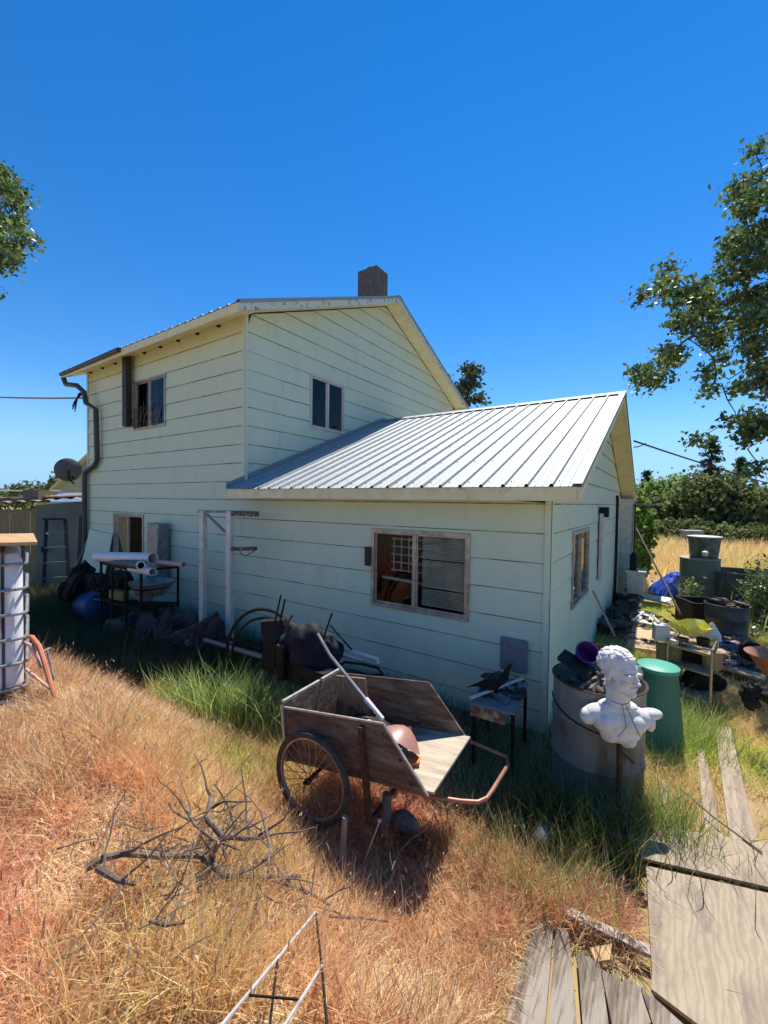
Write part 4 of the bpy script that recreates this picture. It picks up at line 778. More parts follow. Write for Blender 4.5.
# ------------------------------------------------------------------ shed on the left
def shed():
    P1 = at(-30, 508, 10.0); P2 = at(88, 500, 11.0); P1.z = P2.z = 0; ud = (P2 - P1).normalized(); nb = Vector((-ud.y, ud.x, 0)); L = (P2 - P1).length
    zl, zr = 2.02, 2.32
    sh = root('lean_to_shed', 'low plank and panel shed with a cluttered board roof left of the house', 'shed', tuple((P1 + P2) / 2))
    def Q(u, n, z): return P1 + ud * u + nb * n + Vector((0, 0, z))
    u1 = (at(36, 505, 10.5) - P1).dot(ud)
    mb = MB(); u = -1.5; rnd = random.Random(3)
    while u < u1:
        w1 = rnd.uniform(.16, .24); mb.prism([Q(u, 0, -.4), Q(u + w1 - .008, 0, -.4), Q(u + w1 - .008, 0, zl + .05 * u / 3), Q(u, 0, zl + .05 * u / 3)], nb * (.02 + rnd.uniform(0, .012))); u += w1
    mb.build('plank_wall', mat('olive_plank', (.32, .27, .15), (.20, .17, .10), scale=4, rough=.9, stretch=(8, 8, 1)), sh)
    mb = MB(); mb.prism([Q(u1, -.02, -.4), Q(L + .2, -.02, -.4), Q(L + .2, -.02, zr - .03), Q(u1, -.02, zl + .12)], nb * .03); mb.build('panel_wall', mat('grey_green_panel', (.16, .20, .19), (.11, .14, .14), scale=2, rough=.8), sh)
    mb = MB(); 
    n = 60; vs = []
    for k in (0, 1):
        for i in range(n + 1):
            u = -1.6 + (L + 1.9) * i / n; t = (u + 1.6) / (L + 1.9); vs.append(Q(u, -.3 + k * 3, zl + .03 + (zr - zl) * t + .02 * math.sin(i * 1.6) + k * .15))
    mb.add(vs, [(i, i + 1, n + 2 + i, n + 1 + i) for i in range(n)]); mb.build('metal_roof', galvdull, sh, solid=.006)
    for i in range(14):
        u = rnd.uniform(-1, L - .6); t = (u + 1.6) / (L + 1.9); z = zl + .09 + (zr - zl) * t + rnd.uniform(0, .04); a = Q(u, rnd.uniform(-.25, .3), z); b = a + ud * rnd.uniform(.6, 1.6) + nb * rnd.uniform(-.15, .9) + Vector((0, 0, .08))
        mb = MB(); mb.beam(a, b, rnd.uniform(.14, .3), .025); mb.build('roof_board', mat('beige_roof_board', (.50, .36, .22), (.32, .22, .14), scale=4, rough=.9, stretch=(2, 2, 2)), sh)  # beige wood colour varied by noise
    mb = MB(); q = Q(u1 - .05, .2, zl + .35); mb.box(q, (.42, .35, .32), (0, 0, .5)); mb.build('chimney_block', mat('brown_block', (.18, .14, .10), rough=.9), sh)
    mb = MB(); mb.box(Q(u1 + .15, -.05, 1.02), (.16, .08, .14)); mb.build('latch', black, sh)
    # ladder
    pa, pb = at(54, 515, 10.1), at(66, 516, 10.2)
    ld = root('step_ladder', 'dark blue step ladder folded against the grey shed panel', 'ladder', tuple(at(58, 605, 9.9)))
    lm = mat('dark_ladder', (.012, .02, .035), (.02, .024, .03), rough=.6, spec=.2)
    A0, A1, B1, B0_ = at(46.5, 518, 10.2), at(43, 606, 9.8), at(70, 604, 9.9), at(65, 518, 10.25)
    mb = MB(); mb.beam(A0, A1, .07, .04); mb.beam(B0_, B1, .07, .04); mb.build('rail', lm, ld)
    mb = MB(); mb.beam(A0.lerp(A1, .01) - ud * .05, B0_.lerp(B1, .01) + ud * .05, .14, .06); mb.build('cap', lm, ld)
    for i in range(5):
        t = .17 + i * .175; mb = MB(); mb.beam(A0.lerp(A1, t), B0_.lerp(B1, t), .09, .03); mb.build('step', mat('ladder_step', (.12, .14, .16), rough=.5, metal=.4), ld)
    mb = MB(); mb.box(A0.lerp(A1, .18) + ud * .04 - nb * .06, (.12, .02, .04)); mb.build('sticker', wpaint, ld)
    mb = MB(); mb.prism([at(79, 516, 10.3), at(84, 516, 10.3), at(84, 600, 9.9), at(75, 600, 9.9)], nb * .03); one(mb, 'dark_board', mat('dark_leaning_board', (.03, .035, .045), rough=.7), 'tall dark board leaning between the ladder and the downspout', 'board')
    mb = MB(); mb.tube([at(88, 538, 9.9), at(66, 588, 9.6)], .016, 6); one(mb, 'leaning_pole', stm, 'thin grey pole leaning on the downspout beside the ladder', 'pole')
shed()
# small wing with satellite dish
rb = root('rear_building', 'small pale green gabled building behind the shed', 'building', tuple(Vector(at(75, 500, 17).xy.to_3d())))
A = at(45, 500, 17); Bp = at(100, 447, 17); Cc = at(150, 500, 17); bk = Vector((fwd.x, fwd.y, 0)).normalized() * 5
mb = MB(); mb.prism([Vector((A.x, A.y, 0)), A, Bp, Cc, Vector((Cc.x, Cc.y, 0))], bk); mb.build('wall', mat('sage_wall', (.45, .50, .33), (.38, .42, .28), rough=.8), rb)
mb = MB(); o1 = -bk * .05; d_ = (A - Bp) * .12
mb.prism([A + d_ + o1, Bp + o1, Bp + bk * 1.05, A + d_ + bk * 1.05], (0, 0, .08)); mb.prism([Cc + o1, Bp + o1, Bp + bk * 1.05, Cc + bk * 1.05], (0, 0, .08)); mb.build('roof', cream, rb)
mb = MB(); P_ = [at(46, 502.5, 14), at(96, 502.5, 13), at(96, 493.5, 15.5), at(60, 493.5, 16)]; mb.prism(P_, (0, 0, .03)); mb.build('low_roof', mat('blue_metal_roof', (.25, .36, .60), (.2, .3, .5), rough=.4, metal=.3), rb)
dr = root('satellite_dish', 'grey satellite dish on the roof slope of the rear building', 'satellite dish', tuple(at(70, 480, 16.5)))
pc = at(68.5, 470, 16.2); ax_ = (CAM - pc).normalized() + right * .35 - Vector((0, 0, .1))
mb = lathe_at(pc, -ax_, [(0, .0), (.2, .018), (.36, .06), (.44, .10), (.45, .095), (.37, .05), (.2, .005), (0, -.012)]); mb.build('reflector', mat('dish_grey', (.10, .095, .09), (.07, .07, .07), rough=.6), dr, smooth=True)
mb = MB(); mb.tube([pc, pc - Vector((0, 0, .35)), at(74, 484, 16.4)], .03, 6); mb.tube([pc - Vector((0, 0, .3)), pc + ax_.normalized() * .5 - Vector((0, 0, .25))], .015, 5); mb.box(pc + ax_.normalized() * .5 - Vector((0, 0, .25)), (.1, .1, .1)); mb.build('bracket', darkiron, dr)
# white cable run to the shed
mb = MB(); mb.tube([at(-40, 490.5, 14), at(60, 490.8, 15)], .02, 5); one(mb, 'white_wire', pvc, 'thin white line stretched level above the shed roof', 'cable')
def cable(p, q, sag, r, label, m=black, n=24):
    p = Vector(p); q = Vector(q); mb = MB(); mb.tube([p.lerp(q, t) - Vector((0, 0, sag * 4 * t * (1 - t))) for t in np.linspace(0, 1, n)], r, 5); return one(mb, 'power_cable', m, label, 'cable')
cable(at(-150, 375, 22), at(86.5, 398, 10.2), .35, .022, 'twisted service cable reaching the left corner of the house', mat('service_cable', (.25, .25, .26), (.08, .08, .08), scale=40, rough=.5))
cable(at(634, 441, 10.5), at(900, 505, 40), .6, .022, 'upper power cable leaving the wing gable towards the trees')
cable(at(634, 447, 10.5), at(646, 443, 11), .03, .015, 'short lower power cable loop beside the wing gable')

# ------------------------------------------------------------------ back yard, right side
def drum(name, px, pytop, pybot, zb, d, wpx, m, label, cat='drum', taper=1.0, lid=None, openm=None, ribs=True):
    top_ = at(px, pytop, d); bot = at(px, pybot, d); r = wpx / 2 * d / F; zb = bot.z if zb is None else zb; Hh = top_.z - zb; o = Vector((top_.x, top_.y, zb))
    prof = [(0, 0), (r * taper, 0)]
    if ribs:
        for t in (.33, .66): prof += [(r * (taper + (1 - taper) * t), Hh * t - .015), (r * (taper + (1 - taper) * t) + .01, Hh * t), (r * (taper + (1 - taper) * t), Hh * t + .015)]
    prof += [(r, Hh - .01), (r + .012, Hh - .008), (r + .012, Hh + .008), (r - .01, Hh + .008)]
    prof += [(0, Hh + .012)] if lid else [(r - .015, Hh * .5), (0, Hh * .5)]
    ro = root(name, label, cat, tuple(o)); mb = MB(); mb.lathe(prof[:-1] if lid else prof, 32, Matrix.Translation(o)); mb.build('body', m, ro, smooth=True)
    if lid: mb = MB(); mb.lathe([(r + .015, Hh + .0), (r + .018, Hh + .02), (r * .8, Hh + .03), (0, Hh + .04)], 32, Matrix.Translation(o)); mb.build('lid', lid, ro, smooth=True)
    return ro, o, r, Hh
greytank = mat('mossy_grey_tank', (.17, .19, .16), (.11, .13, .09), scale=3, rough=.6, c3=(.20, .16, .09), s3=3)
r_, o_, rr_, hh_ = drum('metal_tank', 700, 558.5, 610, None, 9.6, 33, greytank, 'mossy grey metal tank stacked under a smaller can behind the black box', 'tank', lid=mat('tan_lid', (.42, .36, .27), (.32, .27, .2), rough=.8))
drum('metal_can', 704.5, 537, 557.5, o_.z + hh_ + .04, 9.6, 27, mat('ivy_green_can', (.07, .10, .05), (.15, .17, .12), scale=8, rough=.7, lo=.45, hi=.55), 'smaller tapered green can with a pale lid on top of the mossy tank', 'can', taper=.85, lid=mat('pale_lid', (.62, .62, .58), (.5, .5, .46), rough=.6), ribs=False)
mb = MB(); mb.lathe([(0, 0), (.05, 0), (.06, .09), (0, .12)], 16, Matrix.Translation(at(705, 556, 9.2))); one(mb, 'white_cup', plaster, 'white cup on the edge of the mossy tank lid', 'cup')
mb = MB(); mb.box(at(692, 533.5, 12), (.42, .35, .18), (0, 0, .4)); mb.box(at(692, 531, 12), (.5, .42, .04), (0, 0, .4)); mb.box(at(692, 543, 12), (.1, .1, .6)); one(mb, 'feeder_box', galvdull, 'small grey box on a post far behind the stacked cans', 'box')
drum('round_tank', 738, 571, 625, .0, 9.3, 50, mat('dark_green_tank', (.06, .075, .065), (.11, .12, .10), scale=3, rough=.6, c3=(.16, .09, .05), s3=2), 'wide dark green open tank overgrown with weeds at the right edge', 'tank')
o_ = at(700, 617, 8.0); mb = MB()
def hollow_box(mb, c, dx, dy, dz, t, rz):
    e = Euler((0, 0, rz)).to_matrix()
    for p, d in (((0, -dy / 2, dz / 2), (dx, t, dz)), ((0, dy / 2, dz / 2), (dx, t, dz)), ((-dx / 2, 0, dz / 2), (t, dy - t, dz)), ((dx / 2, 0, dz / 2), (t, dy - t, dz)), ((0, 0, t / 2), (dx - t, dy - t, t))): mb.box(Vector(c) + e @ Vector(p), d, (0, 0, rz))
hollow_box(mb, (o_.x, o_.y, 0), .56, .6, .55, .025, .45); one(mb, 'black_box', mat('charred_box', (.022, .018, .016), (.045, .03, .025), scale=8, rough=.8), 'charred black open box in front of the mossy tank', 'box')
r_, o_, rr_, hh_ = drum('trash_can', 727, 604, 643, None, 7.3, 36, mat('ribbed_dark_can', (.09, .095, .09), (.05, .05, .05), scale=5, rough=.5, metal=.4), 'dark ribbed trash can with rusty junk piled on top', 'trash can', taper=.9)
mb = MB(); rnd = random.Random(22)
for i in range(16):
    a = rnd.uniform(0, 6.28); q = rnd.uniform(0, rr_ * .8); mb.box(o_ + Vector((q * math.cos(a), q * math.sin(a), hh_ + rnd.uniform(-.05, .06))), (rnd.uniform(.08, .3), rnd.uniform(.03, .14), .02), (rnd.uniform(-.4, .4), rnd.uniform(-.4, .4), rnd.uniform(0, 3)))
tag(mb.build('scrap_heap', mat('rusty_scrap', (.22, .10, .06), (.45, .36, .28), scale=5, rough=.8, lo=.5, hi=.6)), kind='stuff')
# blue tarp
c = at(672, 585, 11.0); c.z = .02; mb = MB(); n = 16; rnd = random.Random(2); vs = []
rx_ = Vector((right.x, right.y, 0)).normalized(); ry_ = Vector((-rx_.y, rx_.x, 0))
for j in range(n):
    for i in range(n):
        x = i / (n - 1) * 2 - 1; y = j / (n - 1) * 2 - 1; r = max(abs(x - .25) / (1.25 if x < .25 else .75), abs(y)); z_ = .62 * max(0, 1 - r) ** .75 + .10 * (abs(math.sin(5 * math.atan2(y, x - .25))) * (r > .2) * (1 - r))
        vs.append(c + rx_ * (x * .42 + rnd.uniform(-.02, .02)) + ry_ * y * .4 + Vector((0, 0, z_ + rnd.uniform(0, .02))))
mb.add(vs, [(j * n + i, j * n + i + 1, (j + 1) * n + i + 1, (j + 1) * n + i) for j in range(n - 1) for i in range(n - 1)])
btm = mat('blue_tarp', (.012, .085, .50), (.008, .06, .38), scale=4, rough=.6, spec=.25, bump=.1); one(mb, 'blue_tarp', btm, 'bright blue tarp heaped over something in the dry field', 'tarp')
rumple('blue_tarp', at(757, 602, 8.6), (.28, .1, .16), 8, btm, 'blue tarp scrap showing through weeds at the right edge', 'tarp', .8)
# leaning rod and stick
mb = MB(); mb.tube([at(634, 524, 9.5), at(681, 615, 7.0)], .018, 6); one(mb, 'leaning_rod', mat('maroon_rod', (.08, .03, .03), rough=.6), 'long dark red rod leaning from the porch corner into the yard', 'rod')
mb = MB(); mb.beam(at(593, 591, 5.1), at(615, 636, 5.0), .035, .02); one(mb, 'wood_stick', stm, 'thin wooden stick leaning on the end wall under the side window', 'stick')
# porch cabinet
cb = root('white_cabinet', 'small white cabinet against the porch corner', 'cabinet', tuple(Vector((.48, 7.35, 0)))); mb = MB(); mb.box((.42, 7.3, .36), (.34, .5, .72)); mb.build('body', wpaint, cb, bevel=.006); mb = MB(); mb.box((.42, 7.3, .76), (.42, .58, .07)); mb.build('top', wpaint, cb, bevel=.004)
mb = MB(); mb.box((.36, 7.25, .98), (.14, .3, .36)); mb.box((.36, 7.25, 1.18), (.06, .2, .05)); one(mb, 'speaker_box', black, 'black box standing on the small white cabinet', 'box', bevel=.01)
# boards on the ground
def board(P, th, name, m, label, cat='board', bevel=0):
    mb = MB(); mb.prism([Vector(p) for p in P], (0, 0, th)); return one(mb, name, m, label, cat, bevel=bevel)
z = .10
board([onz(626, 648, z), onz(672, 655, z), onz(680, 634, z), onz(633, 628, z)], .03, 'boardwalk_panel', tanply, 'tan plank panel lying on the grass between wall and workbench')
board([onz(590, 660, .06), onz(626, 650, .06), onz(634, 628, .06), onz(610, 632, .06)], .03, 'boardwalk_panel', mat('dark_board', (.16, .13, .10), (.09, .075, .06), rough=.9), 'dark shaded board along the foot of the end wall')
board([onz(688, 660, z), onz(765, 682, z), onz(768, 668, z), onz(700, 648, z)], .03, 'boardwalk_panel', tanply, 'tan board on bare earth right of the workbench')
board([onz(643, 599, .1), onz(670, 605, .1), onz(672, 600, .1), onz(645, 595.5, .1)], .05, 'white_board', wpaint, 'narrow white board lying in the yellow grass')
board([onz(634, 622, .1), onz(652, 626, .1), onz(655, 615, .1), onz(640, 612, .1)], .03, 'white_sheet', wpaint, 'bent white sheet near the tan plank panel', 'sheet')
mb = MB(); 
mb.tube([onz(632, 620, .2), onz(645, 612, .22), onz(655, 618, .2), onz(664, 630, .15)], .02, 6); one(mb, 'white_pipe', pvc, 'bent white pipe among debris by the tan panel', 'pipe')
p = onz(663, 637, .2); mb = lathe_at(p, (1, .3, 0), [(0, -.05), (.09, -.05), (.09, .05), (0, .05)]); one(mb, 'castor', black, 'small black wheel lying at the edge of the tan panel', 'wheel')
# dark debris by the wall
mb = MB(); rnd = random.Random(31)
for i in range(70):
    p = Vector((rnd.uniform(.08, .45), rnd.uniform(3.6, 7.4), rnd.uniform(.02, .32))); mb.box(p, (rnd.uniform(.05, .3), rnd.uniform(.05, .35), rnd.uniform(.02, .12)), (rnd.uniform(-.5, .5), rnd.uniform(-.5, .5), rnd.uniform(0, 3)))
tag(mb.build('debris', mat('dark_debris', (.05, .045, .04), (.14, .12, .10), scale=4, rough=.9, lo=.5, hi=.62)), kind='stuff')
mb = MB(); rnd = random.Random(41)
for i in range(120):
    p = onz(rnd.uniform(628, 700), rnd.uniform(606, 648), .1) if i < 60 else onz(rnd.uniform(700, 760), rnd.uniform(640, 672), .12); mb.box(p + Vector((0, 0, rnd.uniform(.0, .08))), (rnd.uniform(.03, .22), rnd.uniform(.02, .12), rnd.uniform(.01, .06)), (rnd.uniform(-.5, .5), rnd.uniform(-.5, .5), rnd.uniform(0, 3)))
tag(mb.build('yard_debris', mat('mixed_debris', (.36, .28, .20), (.08, .06, .05), scale=2.5, rough=.9, lo=.42, hi=.55, c3=(.55, .53, .5), s3=3.3, lo3=.6, hi3=.66)), kind='stuff')
# workbench / trolley
WD = 4.9
wb = root('work_trolley', 'old chrome framed trolley loaded with pots and plastic beside the green bin', 'trolley', tuple(at(690, 690, 5.0)))
ch = mat('dull_chrome', (.55, .50, .42), (.35, .30, .24), scale=12, rough=.35, metal=.8)
A_, B_, C_, D_2 = at(669, 641, 4.75), at(712, 653, 4.75), at(722, 640, 5.5), at(682, 632, 5.5)
tz = A_.z; A_, B_, C_, D_2 = [onz(x, y, .70) for x, y in ((668, 643), (712, 655), (718, 641), (680, 633))]
mb = MB(); mb.prism([A_, B_, C_, D_2], (0, 0, -.03)); mb.build('top_shelf', tanply, wb)
for i, zz in enumerate((.45, .14)):
    mb = MB(); mb.prism([Vector((p.x, p.y, zz)) for p in (A_, B_, C_, D_2)], (0, 0, .025)); mb.build('shelf', mat('grey_shelf', (.42, .38, .30), (.25, .21, .16), rough=.8), wb)
for p in (A_, B_, C_, D_2): mb = MB(); mb.tube([(p.x, p.y, .06), (p.x, p.y, .74)], .014, 7); mb.build('leg', ch, wb)
mb = MB(); u_ = Vector((0, 0, .05)); mb.tube([A_ + u_, B_ + u_, C_ + u_, D_2 + u_, A_ + u_], .012, 7); mb.build('rail', ch, wb)
mb = MB(); c = (A_ + B_ + C_ + D_2) / 4; mb.box((c.x, c.y + .05, .57), (.42, .25, .18), (0, 0, .2)); one(mb, 'dark_crate', black, 'dark crate on the middle shelf of the trolley', 'crate', bevel=.01)
mb = MB(); mb.lathe([(0, 0), (.09, 0), (.11, .20), (.12, .21), (0, .21)], 20, Matrix.Translation((c.x + .17, c.y - .12, .475))); one(mb, 'tan_pot', mat('tan_pot', (.45, .30, .17), rough=.7), 'tan pot on the middle shelf of the trolley', 'pot')
rumple('dark_bag', (c.x, c.y, .17), (.2, .12, .18), 8, black, 'black sack on the bottom shelf of the trolley', 'sack')
c1 = A_.lerp(D_2, .3); mb = MB(); mb.lathe([(0, -.7), (.13, -.7), (.14, -.05), (0, -.05)], 20, Matrix.Translation(c1 + Vector((-.02, 0, .02)))); one(mb, 'wood_post', mat('olive_post', (.30, .24, .12), (.2, .16, .08), scale=4, rough=.9, stretch=(6, 6, 1)), 'round olive wooden post behind the left end of the trolley', 'post')
mb = MB(); p = at(661, 632, 5.1); mb.box(p, (.16, .12, .2), (.05, 0, .3)); mb.tube([p + Vector((-.03, 0, .09)), p + Vector((-.03, 0, .13))], .025); one(mb, 'plastic_jug', mat('white_jug', (.62, .60, .57), (.5, .48, .46), rough=.4), 'square white plastic jug left of the yellow bag', 'jug', bevel=.03)
ym = mat('yellow_plastic_bag', (.90, .74, .04), (.88, .80, .30), scale=9, rough=.7, lo=.5, hi=.6, spec=.2)
p = at(691, 633, 5.05); mb = MB(); rnd = random.Random(6); n = 9
vs = [p + Vector((0, 0, .03))]
for k, (rr, zz) in enumerate(((.09, .06), (.16, .10), (.23, .16))):
    for i in range(18): a = 2 * math.pi * i / 18; q = rr * rnd.uniform(.8, 1.15); vs.append(p + Vector((q * math.cos(a), q * .7 * math.sin(a), zz * rnd.uniform(.5, 1.3) - .05)))
mb.add(vs, [(0, 1 + i, 1 + (i + 1) % 18) for i in range(18)] + [(1 + 18 * k + i, 1 + 18 * (k + 1) + i, 1 + 18 * (k + 1) + (i + 1) % 18, 1 + 18 * k + (i + 1) % 18) for k in range(2) for i in range(18)])
one(mb, 'yellow_bag', ym, 'bright yellow flower shaped plastic bag on top of the trolley', 'bag', solid=.004)
p = at(712, 632, 5.1); mb = MB(); mb.lathe([(0, 0), (.10, 0), (.08, .07), (.055, .14), (.03, .19), (0, .22)], 12, Matrix.Translation(p - Vector((0, 0, .09))), jit=.15); one(mb, 'shell', plaster, 'pale pointed shell like ornament right of the yellow bag', 'ornament')
for i, (px, py, r, m_, lab) in enumerate([(682, 636, .07, mat('brown_pot', (.16, .09, .05), rough=.8), 'brown clay pot under the left side of the yellow bag'), (703, 641, .07, rust, 'rusty tin in front of the shell ornament'), (710, 646, .045, ym, 'little yellow cup at the right corner of the trolley'), (674, 640, .05, wpaint, 'little white dish at the left corner of the trolley')]):
    p = at(px, py, 4.95); mb = MB(); mb.lathe([(0, 0), (r * .8, 0), (r, r * 1.1), (r * .85, r * 1.1), (r * .7, .01)], 16, Matrix.Translation(Vector((p.x, p.y, .71)))); one(mb, 'small_pot', m_, lab, 'pot', smooth=True)
# tray, stones, wheelbarrow, sack
mb = MB(); hollow_box(mb, onz(724, 650, .12), .26, .2, .12, .02, .5); one(mb, 'blue_tub', mat('slate_blue_tub', (.10, .14, .20), (.07, .1, .15), rough=.5), 'small slate blue tub on the ground behind the trolley', 'tub', bevel=.006)
for i, (px, py, r, lab) in enumerate([(735, 645, .12, 'pinkish flat stone behind the small blue tub'), (742, 652, .10, 'round brown stone nearest the wheelbarrow wheel'), (731, 656, .09, 'small tan stone in front of the blue tub'), (737, 663, .07, 'smallest reddish stone on the tan board'), (721, 660, .07, 'little dark stone by the trolley corner')]):
    rock(px, py, .12, r, lab, mat('brown_stone', (.34, .24, .18), (.20, .13, .10), scale=6, rough=.9), seed=20 + i)
wbr = root('wheelbarrow', 'terracotta coloured plastic wheelbarrow cut off by the right edge', 'wheelbarrow', tuple(at(775, 690, 4.6)))
wm = mat('terracotta_plastic', (.42, .19, .10), (.34, .14, .07), scale=4, rough=.5)
c = at(792, 662, 4.5); mb = MB(); rings = []
for (sx, sy, zz) in ((.20, .16, -.26), (.30, .24, -.12), (.42, .32, .04), (.44, .34, .05), (.40, .30, .03), (.28, .22, -.12), (.18, .14, -.24)):
    rings.append([c + right * (sx * math.cos(a)) + Vector((fwd.x, fwd.y, 0)) * (sy * math.sin(a)) + Vector((0, 0, zz + .08 * -math.cos(a) * .4)) for a in np.linspace(0, 2 * math.pi, 25)[:-1]])
mb.add([v for r in rings for v in r], [(i * 24 + k, i * 24 + (k + 1) % 24, (i + 1) * 24 + (k + 1) % 24, (i + 1) * 24 + k) for i in range(6) for k in range(24)] + [tuple(6 * 24 + k for k in range(24))])
mb.build('tray', wm, wbr, smooth=True)
wheel(wbr, at(751, 651, 5.0), right * .4 + fwd, .12, tyre=.035, spokes=10, mt=black)
mb = MB(); mb.beam(c + Vector((0, 0, -.25)), c + Vector((.05, 0, -.55)), .04, .04); mb.beam(c + right * .5 + Vector((0, 0, -.1)), at(751, 651, 5.0), .04, .04); mb.build('frame', darkiron, wbr)
rumple('dark_bag', at(764, 702, 3.9), (.14, .12, .18), 8, black, 'black plastic sack at the right edge below the wheelbarrow', 'sack')
# ------------------------------------------------------------------ path boards, plywood and old planks in front
pz = .105
for i, (a, b, c_, d, lab) in enumerate([((715, 728), (730, 728), (757, 842), (730, 842), 'widest pale path plank nearest the right edge'), ((697, 752), (704, 751), (722, 838), (706, 838), 'middle pale path plank half sunk in dry grass'), ((662, 782), (668, 781), (668, 834), (654, 834), 'left pale path plank almost lost under weeds')]):
    board([onz(*p, pz) for p in (a, b, c_, d)], .012, 'path_plank', mat('pale_path_plank', (.42, .33, .24), (.24, .18, .13), scale=5, rough=.9, stretch=(8, 1, 8), bump=.3), lab, 'plank')  # pale wood colour streaked by stretched noise
zp = .16
board([onz(646, 868, zp), onz(652, 975, zp), onz(651, 992, zp), onz(706, 1034, zp), onz(900, 1090, zp), onz(900, 925, zp)], .018, 'plywood_sheet', greyply, 'large weathered plywood sheet on the ground at the lower right', 'plywood sheet', bevel=.002)
board([onz(633, 842, zp - .01), onz(640, 860, zp - .01), onz(900, 920, zp - .01), onz(900, 868, zp - .01), onz(660, 828, zp - .01)], .018, 'plywood_sheet', greyply, 'narrow weathered plywood strip behind the large sheet', 'plywood sheet', bevel=.002)
for i, (a, b, c_, d, lab) in enumerate([((537, 918), (554, 926), (545, 1034), (500, 1034), 'leftmost and longest of the grey planks at the bottom edge'), ((556, 926), (569, 938), (578, 1034), (548, 1034), 'second grey plank from the left with a slanted end'), ((577, 953), (600, 968), (610, 1034), (583, 1034), 'third grey plank with a broken pointed end'), ((601, 972), (640, 990), (652, 1034), (613, 1034), 'broad pale plank at the foot of the plywood sheet'), ((641, 992), (655, 1002), (690, 1034), (655, 1034), 'rightmost short plank under the plywood corner')]):
    rj = random.Random(i); jag = [(a[0] + (b[0] - a[0]) * t + rj.uniform(-1, 1), a[1] + (b[1] - a[1]) * t + rj.uniform(-5, 5)) for t in (.15, .3, .42, .55, .7, .85)]
    board([onz(x, y, .15 + .006 * i) for x, y in [a] + jag + [b, c_, d]], .02, 'old_plank', plank, lab, 'plank', bevel=.002)
mb = MB(); mb.beam(onz(566, 911, .2), onz(650, 952, .17), .05, .025); one(mb, 'broken_board', mat('flaky_board', (.42, .36, .32), (.10, .08, .07), scale=30, rough=.9, bump=.8, lo=.45, hi=.55), 'short flaking grey board lying in dry grass left of the plywood', 'board')
mb = MB(); mb.prism([onz(590, 948, .17), onz(612, 944, .19), onz(610, 960, .18), onz(596, 962, .17)], (0, 0, .004)); one(mb, 'cardboard_scrap', mat('tan_card', (.50, .32, .15), rough=.8), 'square of tan cardboard between the planks and the flaking board', 'cardboard')
mb = MB(); mb.tube([onz(680, 788, .17), onz(715, 818, .17), onz(762, 852, .18)], .006, 5); one(mb, 'thin_cable', mat('dark_red_wire', (.10, .03, .02), rough=.6), 'thin dark red wire crossing the path planks', 'wire')
# ------------------------------------------------------------------ metal rods in the foreground
rodm = mat('white_steel_rod', (.62, .61, .58), (.45, .42, .38), scale=12, rough=.4, metal=.2)
# ------------------------------------------------------------------ fallen branches
bark = mat('dead_branch', (.22, .16, .12), (.10, .072, .054), scale=25, rough=.95, bump=.5)
def hz_(px, py, up_=0.05):
    "point over the terrain under a pixel"
    z = .3
    for _ in range(12): p = onz(px, py, z); z = .5 * z + .5 * (h(p.x, p.y) + up_)
    return onz(px, py, z)
def branch(pp, r0, r1, label, twigs=6, seed=1, lift=.12):
    rnd = random.Random(seed); pts = [hz_(x, y, lift + .02 * rnd.random()) for x, y in pp]; mb = MB(); n = len(pts)
    mb.tube(pts, [r0 + (r1 - r0) * i / (n - 1) for i in range(n)], 8)
    for i in range(twigs):
        k = rnd.randrange(n - 1); p = pts[k].lerp(pts[k + 1], rnd.random()); P_ = [p]
        d = Vector((rnd.uniform(-1, 1), rnd.uniform(-1, 1), rnd.uniform(0, .8))).normalized()
        for q in range(4): d = (d + Vector((rnd.uniform(-.4, .4), rnd.uniform(-.4, .4), rnd.uniform(-.3, .3)))).normalized(); p = p + d * rnd.uniform(.03, .08); P_.append(p)
        mb.tube(P_, [r1 * .8, r1 * .6, r1 * .5, r1 * .4, r1 * .25], 5)
    return one(mb, 'fallen_branch', bark, label, 'branch', smooth=True)
rf = root('wire_stand', 'bare white wire stand lying in the dry grass at the bottom edge', 'wire stand', tuple(hz_(300, 980, .1)))
w0, w1 = hz_(316, 912, .17), hz_(218, 1030, .20); w2, w3 = hz_(322, 966, .15), hz_(282, 1030, .19)
mb = MB(); mb.tube([w0, w1], .0052, 6); mb.tube([w2, w3], .0052, 6); mb.build('rod', rodm, rf)
mb = MB(); mb.tube([w0, w2, hz_(328, 1034, .16)], .0045, 6); mb.tube([w0.lerp(w1, .52), hz_(269, 1034, .12)], .004, 6); mb.tube([w2.lerp(w3, .6), w0.lerp(w1, .8)], .0035, 6); mb.build('thin_rod', darkiron, rf)
branch([(85, 869), (104, 858), (125, 853), (160, 856), (195, 855), (215, 859)], .013, .010, 'long grey branch lying left of the brush pile', 6, 1)
branch([(98, 868), (118, 880), (136, 884)], .012, .007, 'short forked branch under the long grey one', 3, 2)
branch([(212, 795), (208, 820), (222, 836), (243, 838), (264, 837)], .014, .010, 'thick bent branch topmost in the brush pile', 9, 3, .2)
branch([(180, 800), (195, 825), (215, 840), (240, 850)], .006, .004, 'thin pale branch crossing the left of the brush pile', 5, 4, .22)
branch([(218, 812), (240, 803), (262, 782)], .004, .003, 'slender twig reaching up right from the brush pile', 3, 5, .25)
branch([(203, 858), (225, 875), (255, 876), (300, 876)], .014, .009, 'thick grey branch lowest in the brush pile', 8, 6)
branch([(262, 812), (270, 845), (268, 872)], .008, .004, 'upright reddish twig right of the brush pile', 4, 7, .3)
branch([(275, 880), (300, 888), (318, 897), (330, 905)], .010, .006, 'knotty branch end beside the top of the wire stand', 7, 8)
branch([(150, 920), (165, 925), (185, 922)], .007, .005, 'short branch alone in the dry grass below the pile', 2, 9)
